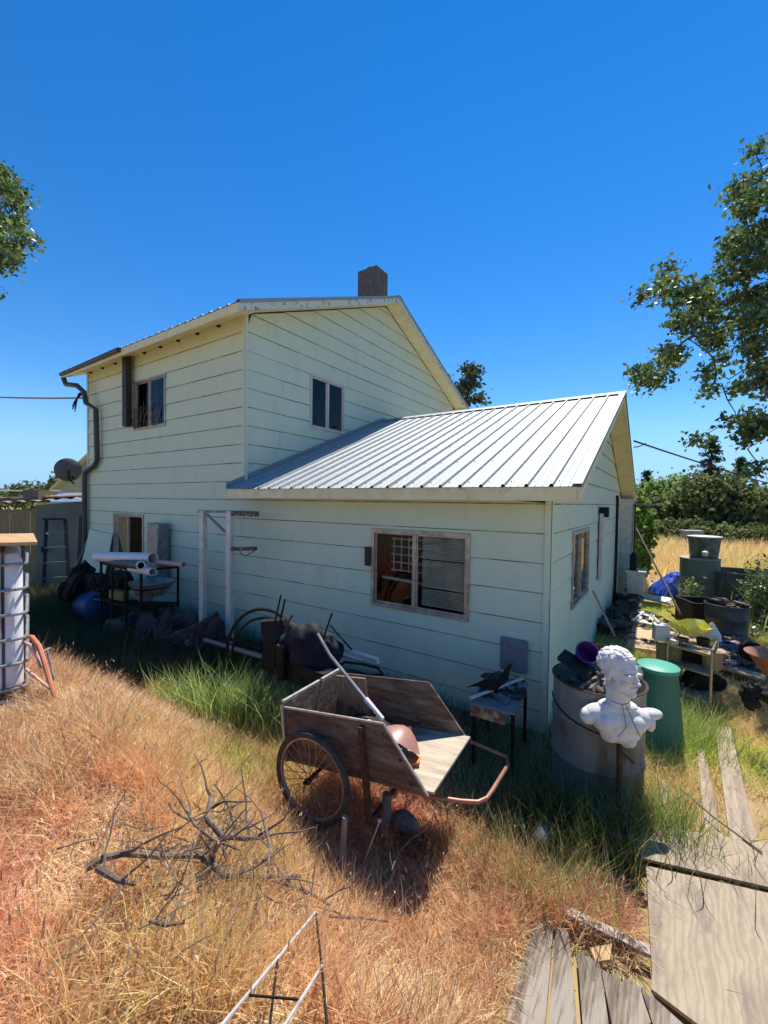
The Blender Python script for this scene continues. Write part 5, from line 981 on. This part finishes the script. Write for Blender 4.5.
branch([(330, 916), (365, 918), (388, 921)], .006, .005, 'straight thin branch right of the wire stand', 1, 10)
branch([(432, 826), (412, 838), (398, 853), (392, 870)], .004, .003, 'pale crooked twig in front of the rock', 3, 11, .25)
mb = MB(); rnd = random.Random(77)
for i in range(300):
    px = rnd.gauss(222, 45); py = rnd.gauss(850, 32) if i < 210 else rnd.uniform(760, 960)
    if i > 210: px = rnd.uniform(60, 520)
    if py < 745: continue
    p = hz_(px, py, rnd.uniform(.02, .16)); d = Vector((rnd.uniform(-1, 1), rnd.uniform(-1, 1), rnd.uniform(-.2, .6))).normalized(); P_ = [p]
    for q in range(3): d = (d + Vector((rnd.uniform(-.35, .35), rnd.uniform(-.35, .35), rnd.uniform(-.3, .3)))).normalized(); p = p + d * rnd.uniform(.02, .06); P_.append(p)
    r = rnd.uniform(.0015, .004); mb.tube(P_, [r, r * .9, r * .7, r * .4], 5)
tag(mb.build('twig_litter', bark), kind='stuff')
mb = MB(); mb.tube([hz_(8, 850, 0), at(13, 795, 2.2)], [.006, .012], 6); one(mb, 'seed_stalk', mat('brown_stalk', (.20, .12, .03), rough=.9), 'single brown seed stalk standing at the far left of the dry grass', 'plant')
wm_ = MB(); rnd = random.Random(9); c = hz_(412, 855, .12)
for i in range(26):
    a0 = rnd.uniform(0, 6.28); r = rnd.uniform(.05, .13); tl = rnd.uniform(-.7, .7)
    wm_.tube([c + Vector((r * math.cos(a0 + t), r * math.sin(a0 + t) * .7, .06 + r * math.sin(a0 + t) * tl + .03 * math.sin(3 * t))) for t in np.linspace(0, rnd.uniform(2, 5), 12)], .002, 4)
tag(wm_.build('wire_tangle', rust), kind='stuff')
# ------------------------------------------------------------------ grass
DRY = [(.78, .50, .25), (.64, .36, .18), (.58, .27, .18), (.88, .68, .42), (.28, .14, .08), (.70, .49, .20)]
def inside_house(x, y): return (x < .02) & (x > -10.5) & (y > -.02) & (y < 8)
def scatter(n, x0, x1, y0, y1, dens=None):
    x = RNG.uniform(x0, x1, n); y = RNG.uniform(y0, y1, n); k = ~inside_house(x, y)
    if dens is not None: k &= RNG.uniform(0, 1, n) < dens(x, y)
    x = x[k]; y = y[k]; return x, y, np.stack([x, y, H(x, y) - .01], 1)
def lit(x, y):    # where the house leaves the ground in the sun (bright straw there, green blades darkened for the shade elsewhere)
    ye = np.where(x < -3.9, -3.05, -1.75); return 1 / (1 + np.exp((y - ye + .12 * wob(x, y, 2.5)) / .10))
def nearcam(x, y): return (((x - CAM.x) ** 2 + (y - CAM.y) ** 2) > 1.25 ** 2)
def boards_free(x, y): return ~(((x > .87) & (y < -1.15)) | ((x > .40) & (x < .9) & (y < -2.12)))
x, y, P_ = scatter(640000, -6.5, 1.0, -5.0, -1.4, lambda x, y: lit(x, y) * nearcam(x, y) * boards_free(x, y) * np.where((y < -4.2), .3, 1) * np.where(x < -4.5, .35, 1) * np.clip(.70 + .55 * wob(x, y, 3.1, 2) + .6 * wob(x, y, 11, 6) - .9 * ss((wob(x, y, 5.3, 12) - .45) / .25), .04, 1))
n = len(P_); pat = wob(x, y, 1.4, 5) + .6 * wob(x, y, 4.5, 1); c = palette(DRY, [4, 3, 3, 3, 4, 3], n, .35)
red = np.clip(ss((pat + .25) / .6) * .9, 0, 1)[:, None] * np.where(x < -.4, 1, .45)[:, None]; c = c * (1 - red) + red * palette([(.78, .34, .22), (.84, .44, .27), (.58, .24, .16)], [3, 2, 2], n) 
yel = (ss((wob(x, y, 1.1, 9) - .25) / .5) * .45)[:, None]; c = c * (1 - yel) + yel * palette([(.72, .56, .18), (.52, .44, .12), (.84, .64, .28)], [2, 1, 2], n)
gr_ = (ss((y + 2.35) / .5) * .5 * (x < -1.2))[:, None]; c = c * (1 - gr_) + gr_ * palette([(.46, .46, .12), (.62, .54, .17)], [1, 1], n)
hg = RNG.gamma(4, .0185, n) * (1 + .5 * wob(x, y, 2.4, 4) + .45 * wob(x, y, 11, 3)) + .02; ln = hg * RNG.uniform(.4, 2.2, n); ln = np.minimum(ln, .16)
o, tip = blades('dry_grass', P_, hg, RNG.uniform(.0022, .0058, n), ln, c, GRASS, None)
# seed heads: reddish brown foxtails
k = RNG.choice(n, 16000, replace=False); tp = tip[k]; m_ = len(k); s_ = RNG.uniform(.012, .03, m_)
blades('seed_heads', tp - np.array([0, 0, .012]), s_ * 1.3, RNG.uniform(.004, .008, m_), s_ * .8, palette([(.66, .30, .20), (.80, .50, .30), (.42, .18, .10), (.88, .70, .45)], [3, 3, 2, 2], m_, .2), GRASS, None)
# upright weed stalks with dark seed spikes
def stalks(n, pts, h0, h1, name):
    P_ = np.array([tuple(p) for p in pts]); n = len(P_); hg = RNG.uniform(h0, h1, n); o, tp = blades(name, P_, hg, RNG.uniform(.002, .0035, n), hg * RNG.uniform(.05, .45, n), palette([(.66, .42, .22), (.50, .28, .14), (.78, .58, .32)], [2, 2, 1], n), GRASS, None)
    blades('seed_heads', np.repeat(tp - np.array([0, 0, .03]), 3, 0), RNG.uniform(.02, .045, n * 3), RNG.uniform(.004, .007, n * 3), RNG.uniform(.005, .025, n * 3), palette([(.40, .18, .10), (.56, .28, .16), (.72, .48, .28)], [3, 2, 1], n * 3), GRASS, None)
rs = random.Random(90); pts = []
for k in range(420):
    px, py = rs.uniform(-20, 660), rs.uniform(735, 1040)
    p = hz_(px, py, -.02)
    if lit(np.array(p.x), np.array(p.y)) > .5 and boards_free(np.array(p.x), np.array(p.y)) and (p.xy - CAM.xy).length > 1.2: pts.append(p)
stalks(0, pts, .12, .27, 'weed_stalks')
pts = [hz_(rs.gauss(cx_, sx_), rs.gauss(cy_, sy_), -.02) for cx_, cy_, sx_, sy_, k_ in ((305, 838, 18, 6, 110), (345, 850, 22, 6, 90), (280, 812, 10, 10, 60), (400, 862, 24, 6, 80), (470, 846, 22, 6, 90), (560, 858, 26, 8, 110)) for _ in range(k_)]
stalks(0, pts, .10, .22, 'weed_stalks')
# leaf litter and bark flakes
x, y, P_ = scatter(42000, -5, 1.0, -4.6, -1.5, lambda x, y: lit(x, y) * nearcam(x, y) * boards_free(x, y) * np.clip(.5 + .8 * wob(x, y, 5, 2), .05, 1)); n = len(P_)
tag(leafmesh('leaf_litter', P_ + np.stack([0 * x, 0 * x, RNG.uniform(.015, .07, n)], 1), .022, palette([(.66, .42, .28), (.42, .22, .14), (.80, .62, .44), (.26, .13, .09), (.56, .30, .22)], [3, 3, 2, 3, 2], n, .25), GRASS, None, .5, 1.5), kind='stuff')
# litter: flat straw
x, y, P_ = scatter(90000, -5, 1.0, -4.6, -1.5, lambda x, y: lit(x, y) * nearcam(x, y) * boards_free(x, y)); n = len(P_)
blades('straw_litter', P_ + np.array([0, 0, .02]), RNG.uniform(.0, .05, n), RNG.uniform(.002, .005, n), RNG.uniform(.06, .2, n), palette([(.86, .62, .34), (.76, .50, .26), (.50, .28, .15)], [3, 3, 2], n, .25), GRASS, None)
# green grass, the shade of the house also painted into its dark blades
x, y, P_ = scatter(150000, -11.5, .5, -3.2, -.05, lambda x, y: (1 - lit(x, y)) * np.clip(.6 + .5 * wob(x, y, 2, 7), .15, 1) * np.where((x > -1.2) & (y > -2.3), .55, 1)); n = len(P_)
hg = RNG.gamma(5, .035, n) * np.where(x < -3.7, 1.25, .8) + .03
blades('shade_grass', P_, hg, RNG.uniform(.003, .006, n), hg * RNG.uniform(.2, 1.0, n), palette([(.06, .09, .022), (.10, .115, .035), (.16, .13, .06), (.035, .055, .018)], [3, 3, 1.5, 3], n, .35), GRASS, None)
# the bright tall clump left of the cart
def clump(n, cx_, cy_, sx, sy, h0, h1, cols, wts, name, wid=(.007, .014), ang=0):
    u = RNG.normal(0, 1, n); v = RNG.normal(0, 1, n); x = cx_ + u * sx * math.cos(ang) - v * sy * math.sin(ang); y = cy_ + u * sx * math.sin(ang) + v * sy * math.cos(ang)
    k = ~inside_house(x, y) & (boards_free(x, y) | (RNG.uniform(0, 1, n) < .06)); x, y = x[k], y[k]; n = len(x); P_ = np.stack([x, y, H(x, y) - .01], 1); hg = RNG.uniform(h0, h1, n)
    blades(name, P_, hg, RNG.uniform(*wid, n), hg * RNG.uniform(.15, .8, n), palette(cols, wts, n, .25), GRASS, None)
GRN = [(.24, .36, .08), (.40, .46, .15), (.11, .20, .04), (.62, .60, .32)]
clump(1200, -2.55, -1.75, .32, .13, .24, .62, GRN, [4, 3, 2, 1], 'tall_green_grass', ang=.15)
clump(380, -3.25, -1.95, .22, .10, .18, .50, GRN, [4, 3, 2, 1], 'tall_green_grass')
clump(500, -1.7, -2.35, .20, .15, .12, .3, [(.40, .42, .12), (.5, .46, .16)], [1, 1], 'tall_green_grass')
clump(700, .35, -1.95, .30, .14, .12, .38, [(.26, .32, .08), (.36, .38, .12), (.5, .42, .2), (.12, .18, .04)], [2, 2, 1, 2], 'tall_green_grass', (.003, .006))
clump(2400, .60, -1.30, .36, .20, .14, .42, [(.05, .08, .02), (.09, .12, .03), (.2, .22, .07)], [2, 2, .6], 'tall_green_grass', (.003, .007))
clump(1100, .98, -1.0, .12, .28, .14, .40, [(.22, .30, .06), (.34, .38, .10), (.5, .44, .2)], [2, 2, 1], 'tall_green_grass', (.003, .006))
clump(1200, 1.15, .75, .22, .25, .15, .40, [(.22, .32, .06), (.34, .40, .10), (.5, .46, .2)], [2, 2, 1], 'tall_green_grass', (.004, .008))
clump(500, 2.75, 7.6, .3, .9, .4, 1.0, [(.10, .16, .04), (.2, .26, .08), (.3, .3, .12)], [3, 2, 1], 'tall_green_grass', (.012, .03))
clump(350, 1.85, 8.1, .25, .25, .3, .8, [(.14, .20, .05), (.26, .30, .10), (.4, .36, .16)], [3, 2, 1], 'tall_green_grass', (.01, .02))
clump(700, -.98, -2.70, .26, .06, .10, .24, DRY, [3, 3, 2, 2, 1, 2], 'tall_dry_grass', (.003, .006))
clump(500, -.2, -2.62, .30, .07, .08, .22, DRY, [3, 3, 2, 2, 1, 2], 'tall_dry_grass', (.003, .006))
# right yard: thin yellow green turf
def pathfree(x, y): return ~((np.abs(x - (1.47 - .02 * y)) < .07) & (y < .95) | (np.abs(x - 1.27) < .035) & (y < .4))
x, y, P_ = scatter(210000, .05, 3.6, -1.25, 7.5, lambda x, y: pathfree(x, y) * np.clip(.55 + .6 * wob(x, y, 2.2, 3), .08, 1)); n = len(P_)
pt = ss((wob(x, y, 1.6, 8) + .1) / .5)[:, None]; c = palette([(.56, .64, .10), (.42, .55, .08), (.76, .70, .20)], [3, 2, 2], n, .25) * pt + (1 - pt) * palette([(.76, .56, .25), (.62, .40, .18), (.54, .44, .15)], [3, 2, 2], n, .25)
hg = RNG.gamma(4, .018, n) + .02; blades('yard_grass', P_, hg, RNG.uniform(.003, .006, n), hg * RNG.uniform(.4, 1.6, n), c, GRASS, None)
# field of tall dry grass beyond the yard
n0 = 160000; d_ = 7.2 + 40 * RNG.uniform(0, 1, n0) ** 1.5; x = -2 + RNG.uniform(0, 1, n0) * (8 + d_ * .9); y = d_
k = ~inside_house(x, y) & (RNG.uniform(0, 1, n0) < np.clip(.6 + .5 * wob(x, y, .8, 3), .15, 1)) & ((y > 8.8) | (x > 1.6) ); k &= (np.abs(x - 1.25) > .62) | (y > 11.2) | (RNG.uniform(0, 1, n0) < .05); x, y = x[k], y[k]; n = len(x)
P_ = np.stack([x, y, H(x, y) - .02], 1); gpat = ss((wob(x, y, .45, 2) + .1) / .5)[:, None] * .6
c = palette([(.84, .58, .22), (.88, .68, .28), (.70, .40, .18), (.76, .52, .30)], [3, 3, 2, 2], n, .2) * (1 - gpat) + gpat * palette([(.46, .48, .12), (.58, .54, .17), (.32, .40, .10)], [2, 2, 1], n, .2)
hg = RNG.uniform(.35, .95, n) * np.where(y < 11, .5, 1); blades('field_grass', P_, hg, RNG.uniform(.008, .02, n) * (1 + y / 25), hg * RNG.uniform(.1, .6, n), c, GRASS, None)
for o in sc.objects:
    if o.type == 'MESH' and not o.parent and o.name.split('.')[0] in ('dry_grass', 'tall_dry_grass', 'weed_stalks', 'seed_heads', 'straw_litter', 'shade_grass', 'tall_green_grass', 'yard_grass', 'field_grass'): o['kind'] = 'stuff'
# ------------------------------------------------------------------ trees
tbark = mat('oak_bark', (.13, .105, .085), (.06, .05, .04), scale=9, rough=.95, bump=.6, stretch=(1, 1, .3))
def limb(mb, p, q, r0, r1, rnd, wig=.12, n=6):
    p, q = Vector(p), Vector(q); L = (q - p).length; P_ = []
    for i in range(n + 1):
        t = i / n; P_.append(p.lerp(q, t) + (Vector((rnd.uniform(-1, 1), rnd.uniform(-1, 1), rnd.uniform(-1, 1))) * wig * L * (.3 if i in (0, n) else 1) if 0 < i < n else Vector()) + Vector((0, 0, L * .05 * math.sin(t * math.pi))))
    mb.tube(P_, [r0 + (r1 - r0) * i / n for i in range(n + 1)], 6); return P_
OAK = [(.08, .14, .028), (.13, .19, .04), (.19, .25, .065), (.045, .085, .02)]
def oak(label, base, fork, targets, leaf, nleaf, rad, seed, rt=.22, group=None, cols=OAK, name='oak_tree'):
    rnd = random.Random(seed); base = Vector(base); t = root(name, label, 'tree', tuple(base), group); mb = MB(); fork = Vector(fork)
    limb(mb, base, fork, rt * 1.2, rt * .75, rnd, .03)
    tg = [Vector(q) for q in targets]; nl = max(5, len(tg) // 9); mains = rnd.sample(tg, min(nl, len(tg))); nodes = []
    for q in mains:
        P_ = limb(mb, fork, fork.lerp(q, .86), rt * .42, .025, rnd, .07, 8); nodes += P_[2:]
    for q in tg:
        nn = min(nodes, key=lambda v: (v - q).length); P2 = limb(mb, nn, q, .018, .004, rnd, .10, 5); nodes += P2[2:5]
    mb.build('trunk', tbark, t, smooth=True)
    tga = np.array([tuple(q) for q in tg]); idx = RNG.integers(0, len(tga), nleaf); off = RNG.normal(size=(nleaf, 3)) * rad * np.array([.5, .5, .36]); C = tga[idx] + off
    br = RNG.uniform(.75, 1.25, len(tga))[idx][:, None]; col = palette(cols, [3, 3, 2, 2], nleaf, .25) * br
    leafmesh('crown', C - np.array(tuple(base)), leaf, col, LEAF, t, .62, .6)
    return t
def in_poly(px, py, poly):
    c = False; j = len(poly) - 1
    for i in range(len(poly)):
        if (poly[i][1] > py) != (poly[j][1] > py) and px < (poly[j][0] - poly[i][0]) * (py - poly[i][1]) / (poly[j][1] - poly[i][1]) + poly[i][0]: c = not c
        j = i
    return c
def fill(poly, n, d0, d1, rnd):
    xs = [p[0] for p in poly]; ys = [p[1] for p in poly]; out = []
    while len(out) < n:
        px, py = rnd.uniform(min(xs), max(xs)), rnd.uniform(min(ys), max(ys))
        if in_poly(px, py, poly): out.append(at(px, py, rnd.uniform(d0, d1)))
    return out
rnd = random.Random(5)
poly = [(768, 160), (752, 182), (732, 190), (742, 215), (730, 245), (706, 252), (724, 278), (700, 285), (676, 276), (652, 292), (646, 303), (690, 300), (676, 322), (690, 335), (664, 345), (668, 362), (700, 352), (690, 372), (712, 385), (696, 405), (716, 412), (712, 424), (742, 432), (752, 446), (768, 436), (900, 460), (1010, 380), (1030, 220), (960, 80), (860, 40), (800, 90)]
tg = fill(poly, 430, 7.2, 10.0, rnd)
for q in ((645, 296), (638, 372), (644, 383), (668, 268), (680, 303), (698, 440), (757, 470), (755, 150), (735, 186), (650, 375), (662, 380)): tg.append(at(*q, rnd.uniform(8, 9)))
ob = at(960, 700, 9.5); oak('big oak whose leafy branches hang into the sky at the right', (ob.x, ob.y, 0), at(900, 330, 9.2), tg, .10, 60000, .25, 5)
rnd = random.Random(6)
polyL = [(0, 170), (14, 172), (26, 185), (31, 198), (22, 208), (30, 232), (26, 250), (12, 262), (26, 276), (38, 288), (18, 292), (0, 300), (-120, 330), (-220, 250), (-160, 120), (-60, 110)]
tg = fill(polyL, 120, 13, 17, rnd); ob = at(-190, 560, 16); oak('oak tree whose leaf tips poke in at the upper left edge', (ob.x, ob.y, 0), at(-150, 300, 15.5), tg, .17, 24000, .42, 6)
# tree behind the main gable
rnd = random.Random(7); tg = fill([(462, 372), (470, 362), (478, 372), (484, 398), (474, 404), (440, 440), (420, 440), (440, 380)], 34, 24, 27, rnd); ob = at(450, 540, 25.5)
oak('dark thin crowned tree behind the main gable', (ob.x, ob.y, 0), at(450, 430, 25.5), tg, .26, 3200, .55, 7, cols=[(.035, .07, .025), (.06, .10, .03), (.10, .11, .05), (.03, .05, .02)], name='tree')
def conifer(label, px, pytop, d, wpx, seed, group='dark conifers above the tree line'):
    rnd = random.Random(seed); t_ = at(px, pytop, d); base = Vector((t_.x, t_.y, 0)); Hh = t_.z; r = wpx / 2 * d / F; t = root('conifer_tree', label, 'tree', tuple(base), group); mb = MB(); mb.tube([base, base + Vector((0, 0, Hh * .5)), t_], [.2, .12, .02], 7); C = []
    for i in range(90):
        f = rnd.uniform(.12, 1); zz = Hh * f; L = r * (1 - f) ** .8 * rnd.uniform(.6, 1.1) + .12; a = rnd.uniform(0, 6.28); q = base + Vector((L * math.cos(a), L * math.sin(a), zz - L * .25)); mb.tube([base + Vector((0, 0, zz)), q], [.03, .008], 4)
        for k in range(34): s = rnd.random() ** .7; p = (base + Vector((0, 0, zz))).lerp(q, s); C.append((p.x + rnd.gauss(0, .1 + L * .07), p.y + rnd.gauss(0, .1 + L * .07), p.z + rnd.gauss(0, .07)))
    mb.build('trunk', tbark, t); C = np.array(C) - np.array(tuple(base)); leafmesh('crown', C, .26, palette([(.04, .075, .035), (.06, .10, .045), (.09, .13, .06)], [2, 2, 1], len(C), .25), LEAF2, t, .35)
conifer('slim dark conifer just right of the wing roof', 647, 470, 40, 22, 1); conifer('broad dark conifer rising above the round trees', 712, 437, 30, 52, 2); conifer('smaller conifer right of the broad dark one', 741, 458, 34, 24, 3)
def bushtree(label, px, pytop, d, wpx, seed, leaf=.32, nl=5200, cols=OAK, name='broadleaf_tree', group='round trees along the far edge of the field', zb=0, cat='tree'):
    rnd = random.Random(seed); t_ = at(px, pytop, d); base = Vector((t_.x, t_.y, zb)); r = wpx / 2 * d / F; Hh = t_.z - zb; t = root(name, label, cat, tuple(base), group); mb = MB(); fk = base + Vector((0, 0, Hh * .3)); limb(mb, base, fk, .05 * Hh * .5 + .03, .04 * Hh * .5, rnd, .04); cl = []
    for i in range(48):
        a = rnd.uniform(0, 6.28); e = rnd.uniform(-.9, 1.0); s = rnd.uniform(.55, 1) ; ce = math.sqrt(max(0, 1 - e * e)); q = base + Vector((r * s * ce * math.cos(a), r * s * ce * math.sin(a), Hh * .53 + Hh * .45 * s * e)); cl.append(tuple(q)); 
        if i % 3 == 0: limb(mb, fk, q, .03 * Hh * .3, .02, rnd, .08, 4)
    mb.build('trunk', tbark, t); cl = np.array(cl); idx = RNG.integers(0, len(cl), nl); C = cl[idx] + RNG.normal(size=(nl, 3)) * r * np.array([.17, .17, .13]) * np.array([1, 1, Hh / r / 1.3]); C[:, 2] = np.maximum(C[:, 2], zb + .1)
    br = RNG.uniform(.7, 1.3, len(cl))[idx][:, None]; leafmesh('crown', C - np.array(tuple(base)), leaf, palette(cols, [3, 3, 2, 2], nl, .2) * br, LEAF2, t, .7, .3)
DK = [(.13, .17, .055), (.18, .21, .075), (.27, .28, .11), (.07, .10, .035)]
LG = [(.18, .28, .07), (.25, .35, .09), (.36, .43, .13), (.10, .17, .05)]
spec = [(665, 479, 38, 40, LG, 'round green tree left of the broad conifer'), (632, 486, 45, 34, LG, 'round green tree partly hidden by the wing roof'), (688, 480, 33, 46, LG, 'pale green tree in the middle of the tree line'), (712, 477, 27, 66, DK, 'dark wide tree beneath the broad conifer'), (745, 485, 27, 60, DK, 'dark wide tree next to the right edge of the tree line'), (785, 490, 28, 70, DK, 'dark tree cut by the right edge'), (730, 496, 33, 60, LG, 'tree glimpsed behind the two dark wide ones'), (668, 500, 29, 40, DK, 'low dark tree in front of the pale green ones'), (820, 492, 33, 80, DK, 'outermost tree beyond the right edge')]
for i, (px, py, d, wp, cc, lab) in enumerate(spec): bushtree(lab, px, py, d, wp, 40 + i, cols=cc, leaf=.30, nl=6500)
for i, (px, py, d, wp, lab) in enumerate([(700, 521, 24, 44, 'low dark shrub at the field edge below the dark wide tree'), (745, 524, 24, 50, 'low dark shrub at the field edge near the right border'), (665, 522, 26, 36, 'low dark shrub at the field edge by the leaning rod')]): bushtree(lab, px, py, d, wp, 60 + i, leaf=.2, nl=3500, cols=DK, name='shrub', group='low shrubs along the field edge', cat='shrub')
bushtree('bright green leafy bush at the porch corner', 640, 501, 12.5, 26, 70, leaf=.13, nl=3800, cols=[(.14, .26, .04), (.22, .34, .06), (.08, .14, .03), (.3, .4, .1)], name='leafy_bush', group=None, cat='bush')
for i, (px, py, d, wp, lab) in enumerate([(24, 484, 60, 34, 'distant bushy tree above the shed roof'), (55, 478, 55, 12, 'thin distant tree left of the satellite dish'), (42, 486, 62, 20, 'small distant tree between the other two over the shed'), (5, 490, 64, 40, 'distant low tree at the far left edge'), (-30, 488, 64, 60, 'distant tree beyond the left edge')]): bushtree(lab, px, py, d, wp, 80 + i, leaf=.4, nl=1800, cols=DK, group='distant trees over the shed roof')
# weeds climbing the tank on the right and beside the wall
C = []; rnd = random.Random(50)
for (px, py, d, sx, sy, n_) in ((760, 600, 8.3, 14, 26, 2000), (694, 592, 9.0, 9, 9, 420), (755, 640, 7.6, 12, 16, 500)):
    for i in range(n_): C.append(tuple(at(rnd.gauss(px, sx * .6), rnd.gauss(py, sy * .6), rnd.uniform(d - .25, d + .25))))
C = np.array(C); C = C[C[:, 2] > .0]; tag(leafmesh('tangled_weeds', C, .085, palette([(.10, .16, .04), (.18, .24, .07), (.3, .32, .12)], [3, 2, 1], len(C), .3), LEAF, None, .4), kind='stuff')
